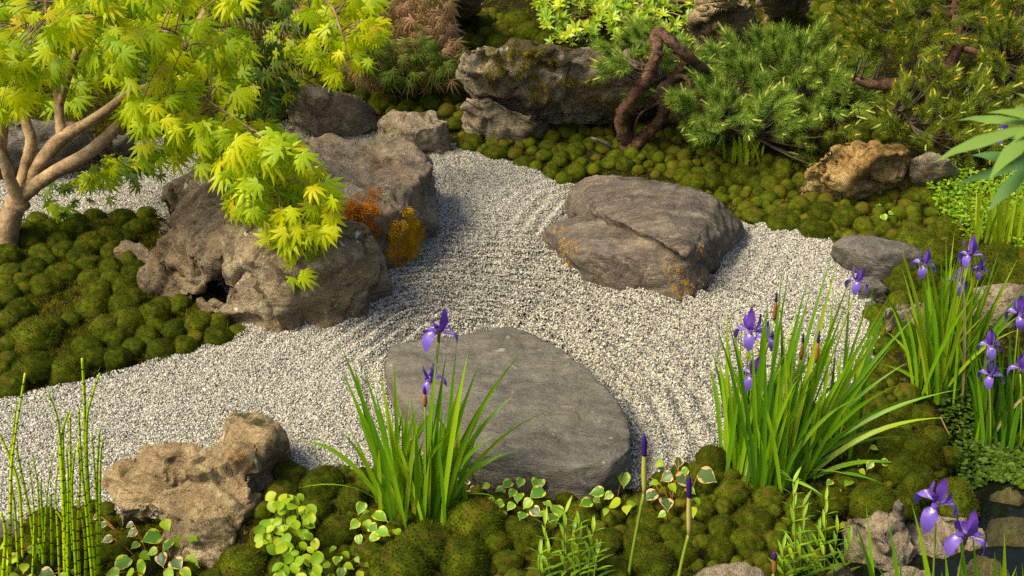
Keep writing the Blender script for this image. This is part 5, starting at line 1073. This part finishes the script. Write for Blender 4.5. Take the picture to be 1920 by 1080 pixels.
W2 = [limb(pine2, [(1600, 150, YQ - .3, 7), (1650, 158, YQ - .3, 12), (1700, 156, YQ - .3, 13), (1745, 145, YQ - .25, 12), (1780, 120, YQ - .2, 11), (1800, 70, YQ - .1, 9), (1790, 20, YQ, 7), (1800, -40, YQ, 6)], 'trunk', M_PBARK, 9, .15),
      limb(pine2, [(1760, 180, YQ, 12), (1775, 150, YQ - .1, 11), (1780, 120, YQ - .2, 10)], 'trunk', M_PBARK, 9, .15),
      limb(pine2, [(1795, 90, YQ - .1, 7), (1840, 100, YQ - .2, 6), (1870, 130, YQ - .25, 5), (1890, 110, YQ - .25, 4), (1930, 80, YQ - .2, 4)], 'branch', M_PBARK, 7, .15),
      limb(pine2, [(1790, 30, YQ, 6), (1720, 20, YQ - .05, 5), (1650, 40, YQ - .1, 4), (1610, 70, YQ - .15, 3)], 'branch', M_PBARK, 7, .15)]
WQ = np.vstack(W2)
pine_crown(pine2, [(1565, -30), (1940, -30), (1940, 110), (1880, 95), (1800, 60), (1740, 110), (1660, 110), (1600, 115), (1575, 60)], 250, YQ - .3, YQ + .1, 44, SH_O, 6, .6, brn=WQ)
pine_crown(pine2, [(1850, 60), (1940, 60), (1940, 230), (1880, 200), (1850, 130)], 45, YQ - .5, YQ - .3, 44, SH_O, 7, .6, brn=WQ)
bq = T(1760, 300); pine3 = empty('pine_tree', bq, 'low olive pine with yellow candles above the golden rock', 'tree', 'olive pines at the upper right'); YR = bq[1]; print('pine3', bq)
W3 = [limb(pine3, [(1760, 310, YR, 8), (1750, 280, YR, 7), (1770, 240, YR, 6), (1820, 210, YR, 5), (1870, 200, YR, 4)], 'trunk', M_PBARK, 8, .15), limb(pine3, [(1755, 270, YR, 5), (1710, 230, YR - .05, 4), (1680, 200, YR - .05, 3)], 'branch', M_PBARK, 7, .15)]
pine_crown(pine3, [(1655, 200), (1700, 150), (1760, 135), (1850, 160), (1905, 205), (1900, 270), (1820, 300), (1760, 285), (1700, 260), (1665, 235)], 150, YR - .2, YR + .1, 40, SH_D + SH_O[:2], 8, .6, brn=np.vstack(W3))

# shrubs added to close the view at the top, dark leaves standing for deep shade
def far_shrub(label, x, y, wpx, hpx, seed, mats, n=260, lsize=16, dY=.2):
    rs = random.Random(seed); p0 = T(x, y); root = empty('shade_fill_shrub', p0, label, 'shrub', 'added shade-dark shrubs along the top edge'); ppm = PXM(p0); j = Join(); rx, rz = wpx / 2 / ppm, hpx / ppm
    g = shape_leaf(0, LANCE, 1, .22, .2, .2, 3)
    for _ in range(n):
        a = rs.uniform(0, 6.28); e = rs.uniform(0, 1.5); r = rs.uniform(.6, 1.0); p = p0 + np.array([math.cos(a) * math.cos(e) * rx * r, math.sin(a) * math.cos(e) * rx * .7 * r + dY, math.sin(e) * rz * r])
        j.add(g[0], g[1], frame_mat(p, Vector((rs.gauss(0, 1), rs.gauss(0, 1), rs.gauss(0, .6))), Vector((rs.gauss(0, .5), rs.gauss(-.3, .5), 1)), lsize / ppm * rs.uniform(.6, 1.3)), rs.random())
    j.build('foliage', rs.choice(mats), root)['kind'] = 'stuff'
    V, Fc = tube(np.array([p0 + [0, dY, -.03], p0 + [0, dY, rz * .4], p0 + [.03, dY, rz * .9]]), [.012, .009, .004], 6); world_part('stem', V, Fc, M_PBARK, root)
far_shrub('added shade-dark shrub behind the brown ledge rock at the top', 1400, 5, 300, 60, 9, [M_MAPLED], 500)
far_shrub('added shade-dark shrub at the top edge between the mossy mound and the bright shrub', 960, 20, 150, 90, 1, [M_MAPLED])
far_shrub('added shade-dark shrub at the top edge above the shaded moss on the right', 1560, 10, 130, 70, 2, [M_MAPLED])
far_shrub('added shade-dark shrub behind the laceleaf maple', 700, 60, 260, 150, 3, [M_MAPLED], 500)
far_shrub('added shade-dark shrub behind the maple branches, left of the middle', 420, 150, 320, 200, 4, [M_MAPLED], 700)
far_shrub('added shade-dark shrub behind the maple trunk at the left edge', 120, 180, 420, 190, 5, [M_MAPLED], 800)
# ---------------------------------------------------------------- horsetails
hb = T(110, 1090); tails = empty('horsetail_plant', hb, 'clump of jointed bright green horsetail stems at the lower left', 'horsetail'); YH = hb[1]
TAILS = [([(18, 1095), (20, 920), (25, 840), (47, 700)], 3.2), ([(45, 1095), (37, 927), (20, 863), (2, 820), (-10, 800)], 3.2), ([(69, 1095), (60, 990), (43, 900), (30, 837)], 3.4), ([(76, 1095), (72, 927), (62, 857)], 2.4),
 ([(122, 1095), (120, 960), (110, 800), (90, 735)], 3.0), ([(122, 1095), (116, 900), (112, 850), (119, 797)], 3.0), ([(134, 1095), (125, 970), (118, 820), (130, 770)], 3.0), ([(141, 1095), (133, 970), (132, 870), (131, 777)], 3.2), ([(144, 1095), (135, 927), (140, 843)], 3.2),
 ([(174, 1095), (163, 970), (153, 873), (147, 767)], 3.4), ([(180, 1095), (167, 957), (160, 840), (158, 740), (154, 672)], 4.2), ([(181, 1095), (165, 900), (163, 790), (175, 735), (187, 700)], 3.0), ([(185, 1095), (182, 907), (187, 803)], 3.0), ([(186, 1095), (188, 880), (193, 820)], 2.6),
 ([(182, 1095), (183, 993), (178, 890), (172, 817)], 2.8), ([(87, 1095), (77, 927), (78, 900)], 2.6), ([(98, 1095), (97, 1007), (95, 927)], 3.4), ([(128, 1095), (120, 990), (103, 953)], 2.6), ([(163, 1095), (157, 993), (142, 930)], 2.6), ([(100, 850), (90, 910), (84, 1000), (84, 1095)], 2.0),
 ([(60, 1095), (62, 900), (100, 1000)][:1] + [(64, 980), (58, 900), (52, 860)], 2.0), ([(5, 1095), (10, 1000), (2, 960)], 4.0), ([(20, 1095), (12, 1010), (6, 980)], 3.0), ([(80, 1090), (81, 1040), (72, 1010)], 4.2), ([(160, 1095), (161, 1040), (160, 1010)], 3.6), ([(36, 1095), (28, 960), (20, 880), (30, 760)], 2.6), ([(150, 1095), (146, 1000), (150, 900), (146, 830)], 2.8), ([(128, 1095), (127, 1000), (128, 900), (124, 840)], 2.8), ([(112, 1095), (108, 1000), (104, 920), (110, 870)], 2.2)]
for i, (pp, r) in enumerate(TAILS):
    if pp[0][1] < pp[-1][1]: pp = pp[::-1]
    y = YH + RNG.uniform(-.05, .06); P = catmull(np.array([D(a, b, y) for a, b in pp]), 8); n = len(P); rr = r / PXM(P[0])
    V, Fc = tube(P, np.linspace(rr, rr * .55, n), 7); s = world_part('stem', V, Fc, M_TAIL, tails, True, {'tint': np.full(len(V), RNG.random() * .8)})
    # dark sheaths at the joints
    seglen = np.r_[0, np.cumsum(np.linalg.norm(np.diff(P, axis=0), axis=1))]; d = RNG.uniform(.01, .03); j = Join()
    while d < seglen[-1]:
        q = np.array([np.interp(d, seglen, P[:, k]) for k in range(3)]); q2 = np.array([np.interp(d + .004, seglen, P[:, k]) for k in range(3)]); rad = rr * (1 - .45 * d / seglen[-1]) + .0004
        Vn, Fn = tube(np.array([q, q2 + (q2 - q) * .01]), [rad, rad * 1.06], 7); j.add(Vn, Fn); d += RNG.uniform(.024, .036)
    o = j.build('joints', M_NODE, None); o.location = -Vector(tails.location); o.parent = s; o['kind'] = 'stuff'

# ---------------------------------------------------------------- variegated and other leafy plants
HL = [mk('leaf', shape_leaf(k, HEART, 1.0, .40 + .03 * k, .18, .22, 7), M_VARI, k) for k in range(3)]
HP = [mk('leaf', shape_leaf(k, HEART, 1.0, .42 + .03 * k, .18, .22, 7), M_VARIP, k) for k in range(3)]
HG = [mk('leaf', shape_leaf(k, HEART, 1.0, .40, .2, .2, 7), M_PLAIN, k) for k in range(3)]
RL = [mk('leaf', shape_leaf(k, ROUND, 1.0, .42, .25, .22, 6), M_PLAIN, k) for k in range(4)]
def leafy(label, base, leaves, seed, name='chameleon_plant', cat='leafy plant', stem=None, lift=.05, group=None, kinds=None):
    rs = random.Random(seed); c = T(*base); root = empty(name, c, label, cat, group)
    for lf in leaves:
        x, y, w = lf[:3]; ms = {'v': HL, 'p': HP, 'g': HG, 'r': RL}[lf[3] if len(lf) > 3 else 'v']
        g = T(x, y + 30); p = G(x, y, float(g[2]) + lift * rs.uniform(.7, 1.2)); s = w / PXM(p) * (.9 if len(lf) < 4 or lf[3] != 'r' else .8)
        dx = (x - base[0]) / 60.0; yd = Vector((dx + rs.gauss(0, .5), -.45 + rs.gauss(0, .35), -.15 + rs.gauss(0, .15))); nz = Vector((rs.gauss(0, .3), -.4 + rs.gauss(0, .2), 1))
        M = frame_mat(p, yd, nz, s); M = M @ Matrix.Translation((0, -.5, 0)); obj('leaf', rs.choice(ms), root, M)
        q = np.array(M @ Vector((0, 0, 0))); b = np.array([q[0] * .55 + c[0] * .45 + rs.uniform(-.01, .01), q[1] * .55 + c[1] * .45 + .015, 0]); b[2] = float(hgt(b[0], b[1])) - .004
        V, Fc = tube(bez(b, (b + q) / 2 + np.array([0, 0, .015]), q, 6), .0013, 5); world_part('stem', V, Fc, stem or M_STEMR, root)
    return root
VG = 'variegated yellow-margined plants'
leafy('variegated yellow-edged leaves against the front of the flat stone', (985, 960), [(929,902,18),(936,922,26),(950,908,26),(975,905,22),(980,897,28),(1008,907,32),(1006,925,36),(972,933,28),(957,950,22),(935,945,22),(918,940,24),(979,967,26),(1005,960,28,'p'),(1028,945,20),(1045,960,34),(1038,975,28),(1048,887,34),(1028,882,16,'p'),(910,912,20,'g'),(943,965,18,'g'),(988,945,26),(960,925,22),(1020,965,22)], 1, group=VG)
leafy('variegated plant at the right end of the flat stone front', (1150, 965), [(1098,943,30),(1118,923,32),(1150,945,34,'g'),(1170,900,34),(1155,888,20,'p'),(1175,955,28,'g'),(1135,960,18,'g'),(1140,930,22),(1185,945,22,'g'),(1120,938,18)], 2, group=VG)
leafy('pink-edged variegated plant right of the flat stone', (1270, 965), [(1218,930,34,'p'),(1249,895,28,'p'),(1285,900,40,'p'),(1328,894,42,'p'),(1282,886,24),(1272,868,26,'p'),(1235,870,22,'g'),(1205,890,18,'g'),(1250,945,36,'p'),(1298,960,28,'g'),(1240,965,20),(1296,920,24),(1262,915,24,'g'),(1308,940,20,'g'),(1225,905,20,'g')], 3, group=VG)
leafy('variegated plant between the bud plant and the middle iris clump', (705, 1015), [(676,953,30),(714,969,36),(664,984,26),(700,1008,30),(719,998,30),(745,998,24,'g'),(673,1013,24),(690,985,26,'g'),(735,980,22),(685,965,22,'g'),(700,990,26)], 4, group=VG)
leafy('low yellow-green sprigs at the bottom edge left of the big cushion', (640, 1070), [(632,1050,26),(623,1030,18),(650,1040,20,'g'),(610,1060,20,'g'),(655,1062,24,'g'),(670,1050,16,'g'),(640,1075,26),(690,1060,20,'g'),(675,1080,22,'g'),(620,1085,20)], 5, group=VG)
leafy('variegated plant in front of the layered sandstone rock', (300, 1075), [(312,985,32,'g'),(283,1008,42),(313,1023,30),(340,1018,36,'g'),(362,1010,24,'g'),(247,1000,24,'p'),(242,985,18,'p'),(227,1058,44),(263,1068,40),(360,1055,38,'g'),(303,1050,32,'p'),(332,1058,34,'p'),(253,1023,22),(273,1043,26,'g'),(200,1012,24,'p'),(285,1035,24),(240,1078,34,'g'),(350,1075,30),(318,1075,30,'g'),(210,1075,30),(190,985,22,'p'),(180,970,16,'p')], 6, group=VG)
leafy('bright rounded leaves at the foot of the horsetails', (40, 1070), [(63,1030,32,'r'),(7,1023,30,'g'),(20,1050,34,'g'),(90,1076,32,'p'),(10,1075,36,'g'),(45,1065,26,'g'),(-5,1050,30,'g'),(30,1085,30,'g'),(140,1072,20,'r'),(120,1080,24,'r'),(60,1088,28,'g')], 7)
pl = [(500, 930), (560, 922), (588, 950), (582, 1000), (604, 1050), (604, 1090), (500, 1090), (520, 1040), (472, 1010), (488, 965)]
rs = random.Random(8); lv = []
while len(lv) < 95:
    x, y = rs.uniform(470, 606), rs.uniform(918, 1092)
    if in_poly(x, y, pl): lv.append((x, y, rs.uniform(18, 34), 'r'))
leafy('bushy plant of bright rounded leaves right of the sandstone rock', (545, 1040), lv, 8, 'creeping_plant', 'leafy plant', M_STEMG, .10)
WL = [mk('leaf', shape_leaf(k, LANCE, 1, .095, .22, .2, 5), M_WILLOW, k) for k in range(3)]
def willow(label, stems, seed):
    rs = random.Random(seed); c = T(stems[0][0], stems[0][1]); root = empty('willow_herb', c, label, 'leafy plant', 'willow-leaved stems at the bottom edge')
    for bx, by, tx, ty in stems:
        p0 = T(bx, by); p1 = D(tx, ty, p0[1] - .02); V, Fc = tube(bez(p0, (p0 + p1) / 2 + [rs.uniform(-.01, .01), 0, 0], p1, 7), np.linspace(.0024, .0012, 7), 5); world_part('stem', V, Fc, M_STEMG, root)
        n = max(4, int(abs(by - ty) / 24))
        for k in range(n):
            t = (k + 1) / n; p = p0 + (p1 - p0) * t
            for m in range(3 if t < .95 else 5):
                a = k * 1.9 + m * 2.09 + rs.uniform(-.3, .3); up = .45 + .9 * t; yd = Vector((math.cos(a), math.sin(a), up)); obj('leaf', rs.choice(WL), root, frame_mat(p, yd, Vector((0, 0, 1)) if abs(yd.normalized().z) < .98 else Vector((1, 0, 0)), (46 - 12 * t) / PXM(p) * rs.uniform(.8, 1.1)))
willow('willow-leaved stems at the bottom edge below the flat stone', [(1035, 1095, 1022, 985), (1062, 1095, 1060, 962), (1090, 1095, 1085, 985), (1105, 1095, 1112, 1000), (1115, 1098, 1120, 1040), (1020, 1100, 1012, 1040), (1080, 1095, 1075, 1000)], 1)
willow('tall willow-leaved stems in front of the pale angular stone', [(1487, 1098, 1487, 905), (1500, 1095, 1505, 950), (1470, 1095, 1468, 1030), (1545, 1095, 1548, 940), (1560, 1095, 1570, 1000), (1530, 1098, 1535, 1000), (1575, 1098, 1592, 1020), (1510, 1098, 1520, 1020)], 2)

# ---------------------------------------------------------------- bright groundcover on the right
def groundcover():
    j = Join(); rs = random.Random(21); g = shape_leaf(0, ROUND, 1, .36, .15, .2, 3); n = 0; poly = [(1715, 340), (1760, 330), (1830, 360), (1990, 330), (1990, 520), (1900, 500), (1860, 470), (1790, 450), (1745, 400)]
    while n < 5200:
        x, y = rs.uniform(1715, 1990), rs.uniform(330, 520)
        if not in_poly(x, y, poly): continue
        n += 1; p = T(x, y); p = p + np.array([0, 0, rs.random() ** .7 * .085]); j.add(g[0], g[1], frame_mat(p, Vector((rs.gauss(0, 1), rs.gauss(0, 1), .3)), Vector((rs.gauss(0, .4), rs.gauss(-.3, .4), 1)), rs.uniform(.009, .018)), rs.random())
    o = j.build('groundcover', M_LEAFY); tag(o, 'bright green small-leaved groundcover by the right edge', kind='stuff')
    # pond-side weeds
    j = Join(); n = 0
    poly = [(1745, 740), (1800, 730), (1850, 760), (1840, 860), (1800, 850), (1770, 800)]; poly2 = [(1780, 860), (1850, 880), (1980, 880), (1990, 1000), (1860, 970), (1800, 940)]
    while n < 3200:
        x, y = rs.uniform(1745, 1980), rs.uniform(730, 1000)
        if not (in_poly(x, y, poly) or in_poly(x, y, poly2)): continue
        n += 1; p = T(x, y) + np.array([0, 0, rs.random() * .07]); p[2] = max(p[2], -.125); j.add(g[0], g[1], frame_mat(p, Vector((rs.gauss(0, 1), rs.gauss(0, 1), .3)), Vector((rs.gauss(0, .4), rs.gauss(-.3, .4), 1)), rs.uniform(.008, .018)), rs.random())
    o = j.build('pond_weeds', M_MAPLED); tag(o, 'dark low weeds along the pond edge', kind='stuff')
groundcover()
# red-leaved seedling group among the moss, and leaves between stones
leafy('red-stemmed seedlings with pale leaves on the moss slope', (1665, 400), [(1648,388,14,'v'),(1658,408,18,'v'),(1672,400,14,'v'),(1696,365,18,'v'),(1686,350,12,'p'),(1655,375,12,'p'),(1700,380,14,'p'),(1680,378,12,'p')], 31, 'seedling_plant', 'leafy plant', None, .03)
leafy('tiny green plant with a red leaf in the boulder hollow', (330, 395), [(310,375,10,'g'),(318,382,12,'g'),(326,390,12,'g'),(335,396,10,'g'),(308,382,10,'g'),(335,405,12,'p')], 32, 'rock_fern', 'leafy plant', None, .05)
leafy('variegated leaves on the mossy bank right of the largest iris clump', (1600, 900), [(1612,868,20,'g'),(1630,873,20),(1662,868,22),(1590,905,26,'g'),(1566,925,26),(1618,885,16,'g'),(1555,905,18),(1582,985,26,'g'),(1640,840,18,'g')], 33, group=VG)
leafy('yellow-pink leaves scattered on the moss below the groundcover', (1830, 430), [(1815,410,18,'p'),(1840,435,18,'p'),(1830,445,12,'v'),(1875,490,18,'v'),(1850,400,12,'v'),(1905,480,20,'v'),(1800,420,12,'p')], 34, group=VG)
# near maple twig at the right edge, close to the camera
p0 = D(1990, 300, 1.75); tw = empty('maple_twig', p0, 'out-of-focus green maple leaves reaching in from the right edge', 'maple twig')
V, Fc = tube(bez(D(2080, 300, 1.8), D(1990, 320, 1.75), D(1925, 308, 1.72), 8), .002, 5); world_part('stem', V, Fc, M_STEMG, tw)
V, Fc = tube(bez(D(2080, 250, 1.8), D(1990, 230, 1.75), D(1940, 225, 1.72), 8), .002, 5); world_part('stem', V, Fc, M_STEMG, tw)
NL = [mk('leaf', palmate(50 + k, 5, .15, .15), M_NEAR, k) for k in range(2)]
for x, y, s, yd, nz, k in ((1935, 305, 150, (-1, .0, -.22), (.1, -.25, .95), 1), (1945, 235, 200, (-1, 0, -.18), (0, -.12, 1), 0), (1985, 225, 130, (-1, .2, .25), (0, -.3, 1), 0)):
    p = D(x, y, 1.72); obj('leaf', NL[k], tw, frame_mat(p, Vector(yd), Vector(nz), (s / PXM(p), s / PXM(p), s / PXM(p))))
# dry leaf blades lying at the pond edge
dl = empty('dry_leaves', T(1800, 860), 'bleached dry iris leaves curled at the pond edge', 'dry leaf')
for i, pts in enumerate([[(1790, 800), (1800, 830), (1822, 880), (1825, 900), (1800, 905)], [(1822, 890), (1850, 905), (1868, 925), (1850, 945), (1835, 950)], [(1760, 800), (1780, 830), (1810, 860), (1828, 905)], [(1830, 905), (1822, 930), (1828, 945)]]):
    P = catmull(np.array([T(a, b) + [0, 0, .02 + .015 * math.sin(i + k)] for k, (a, b) in enumerate(pts)]), 5); V, Fc = blade_geo(P, .006, np.array([.3, -.5, .8]), i); world_part('leaf', V, Fc, M_DRY, dl)
# ---------------------------------------------------------------- pond water
t = MT('pond_water'); t.b.inputs['Metallic'].default_value = 0
wm = t.done((.004, .005, .003), .04, t.bump(t.noise(18, 3, .5), .2, .01), .25)
pw = np.array([G(x, y, -.13) for x, y in [(1480, 1090), (1600, 1000), (1760, 880), (1760, 800), (1900, 780), (2300, 780), (2500, 1400), (1500, 1500)]])
V = pw - pw.mean(0); o = obj('pond_water', mesh('pond_water', V, [list(range(len(V)))[::-1]], wm, False)); o.location = pw.mean(0).tolist(); tag(o, 'dark still pond water at the lower right', kind='structure')
make_gravel()
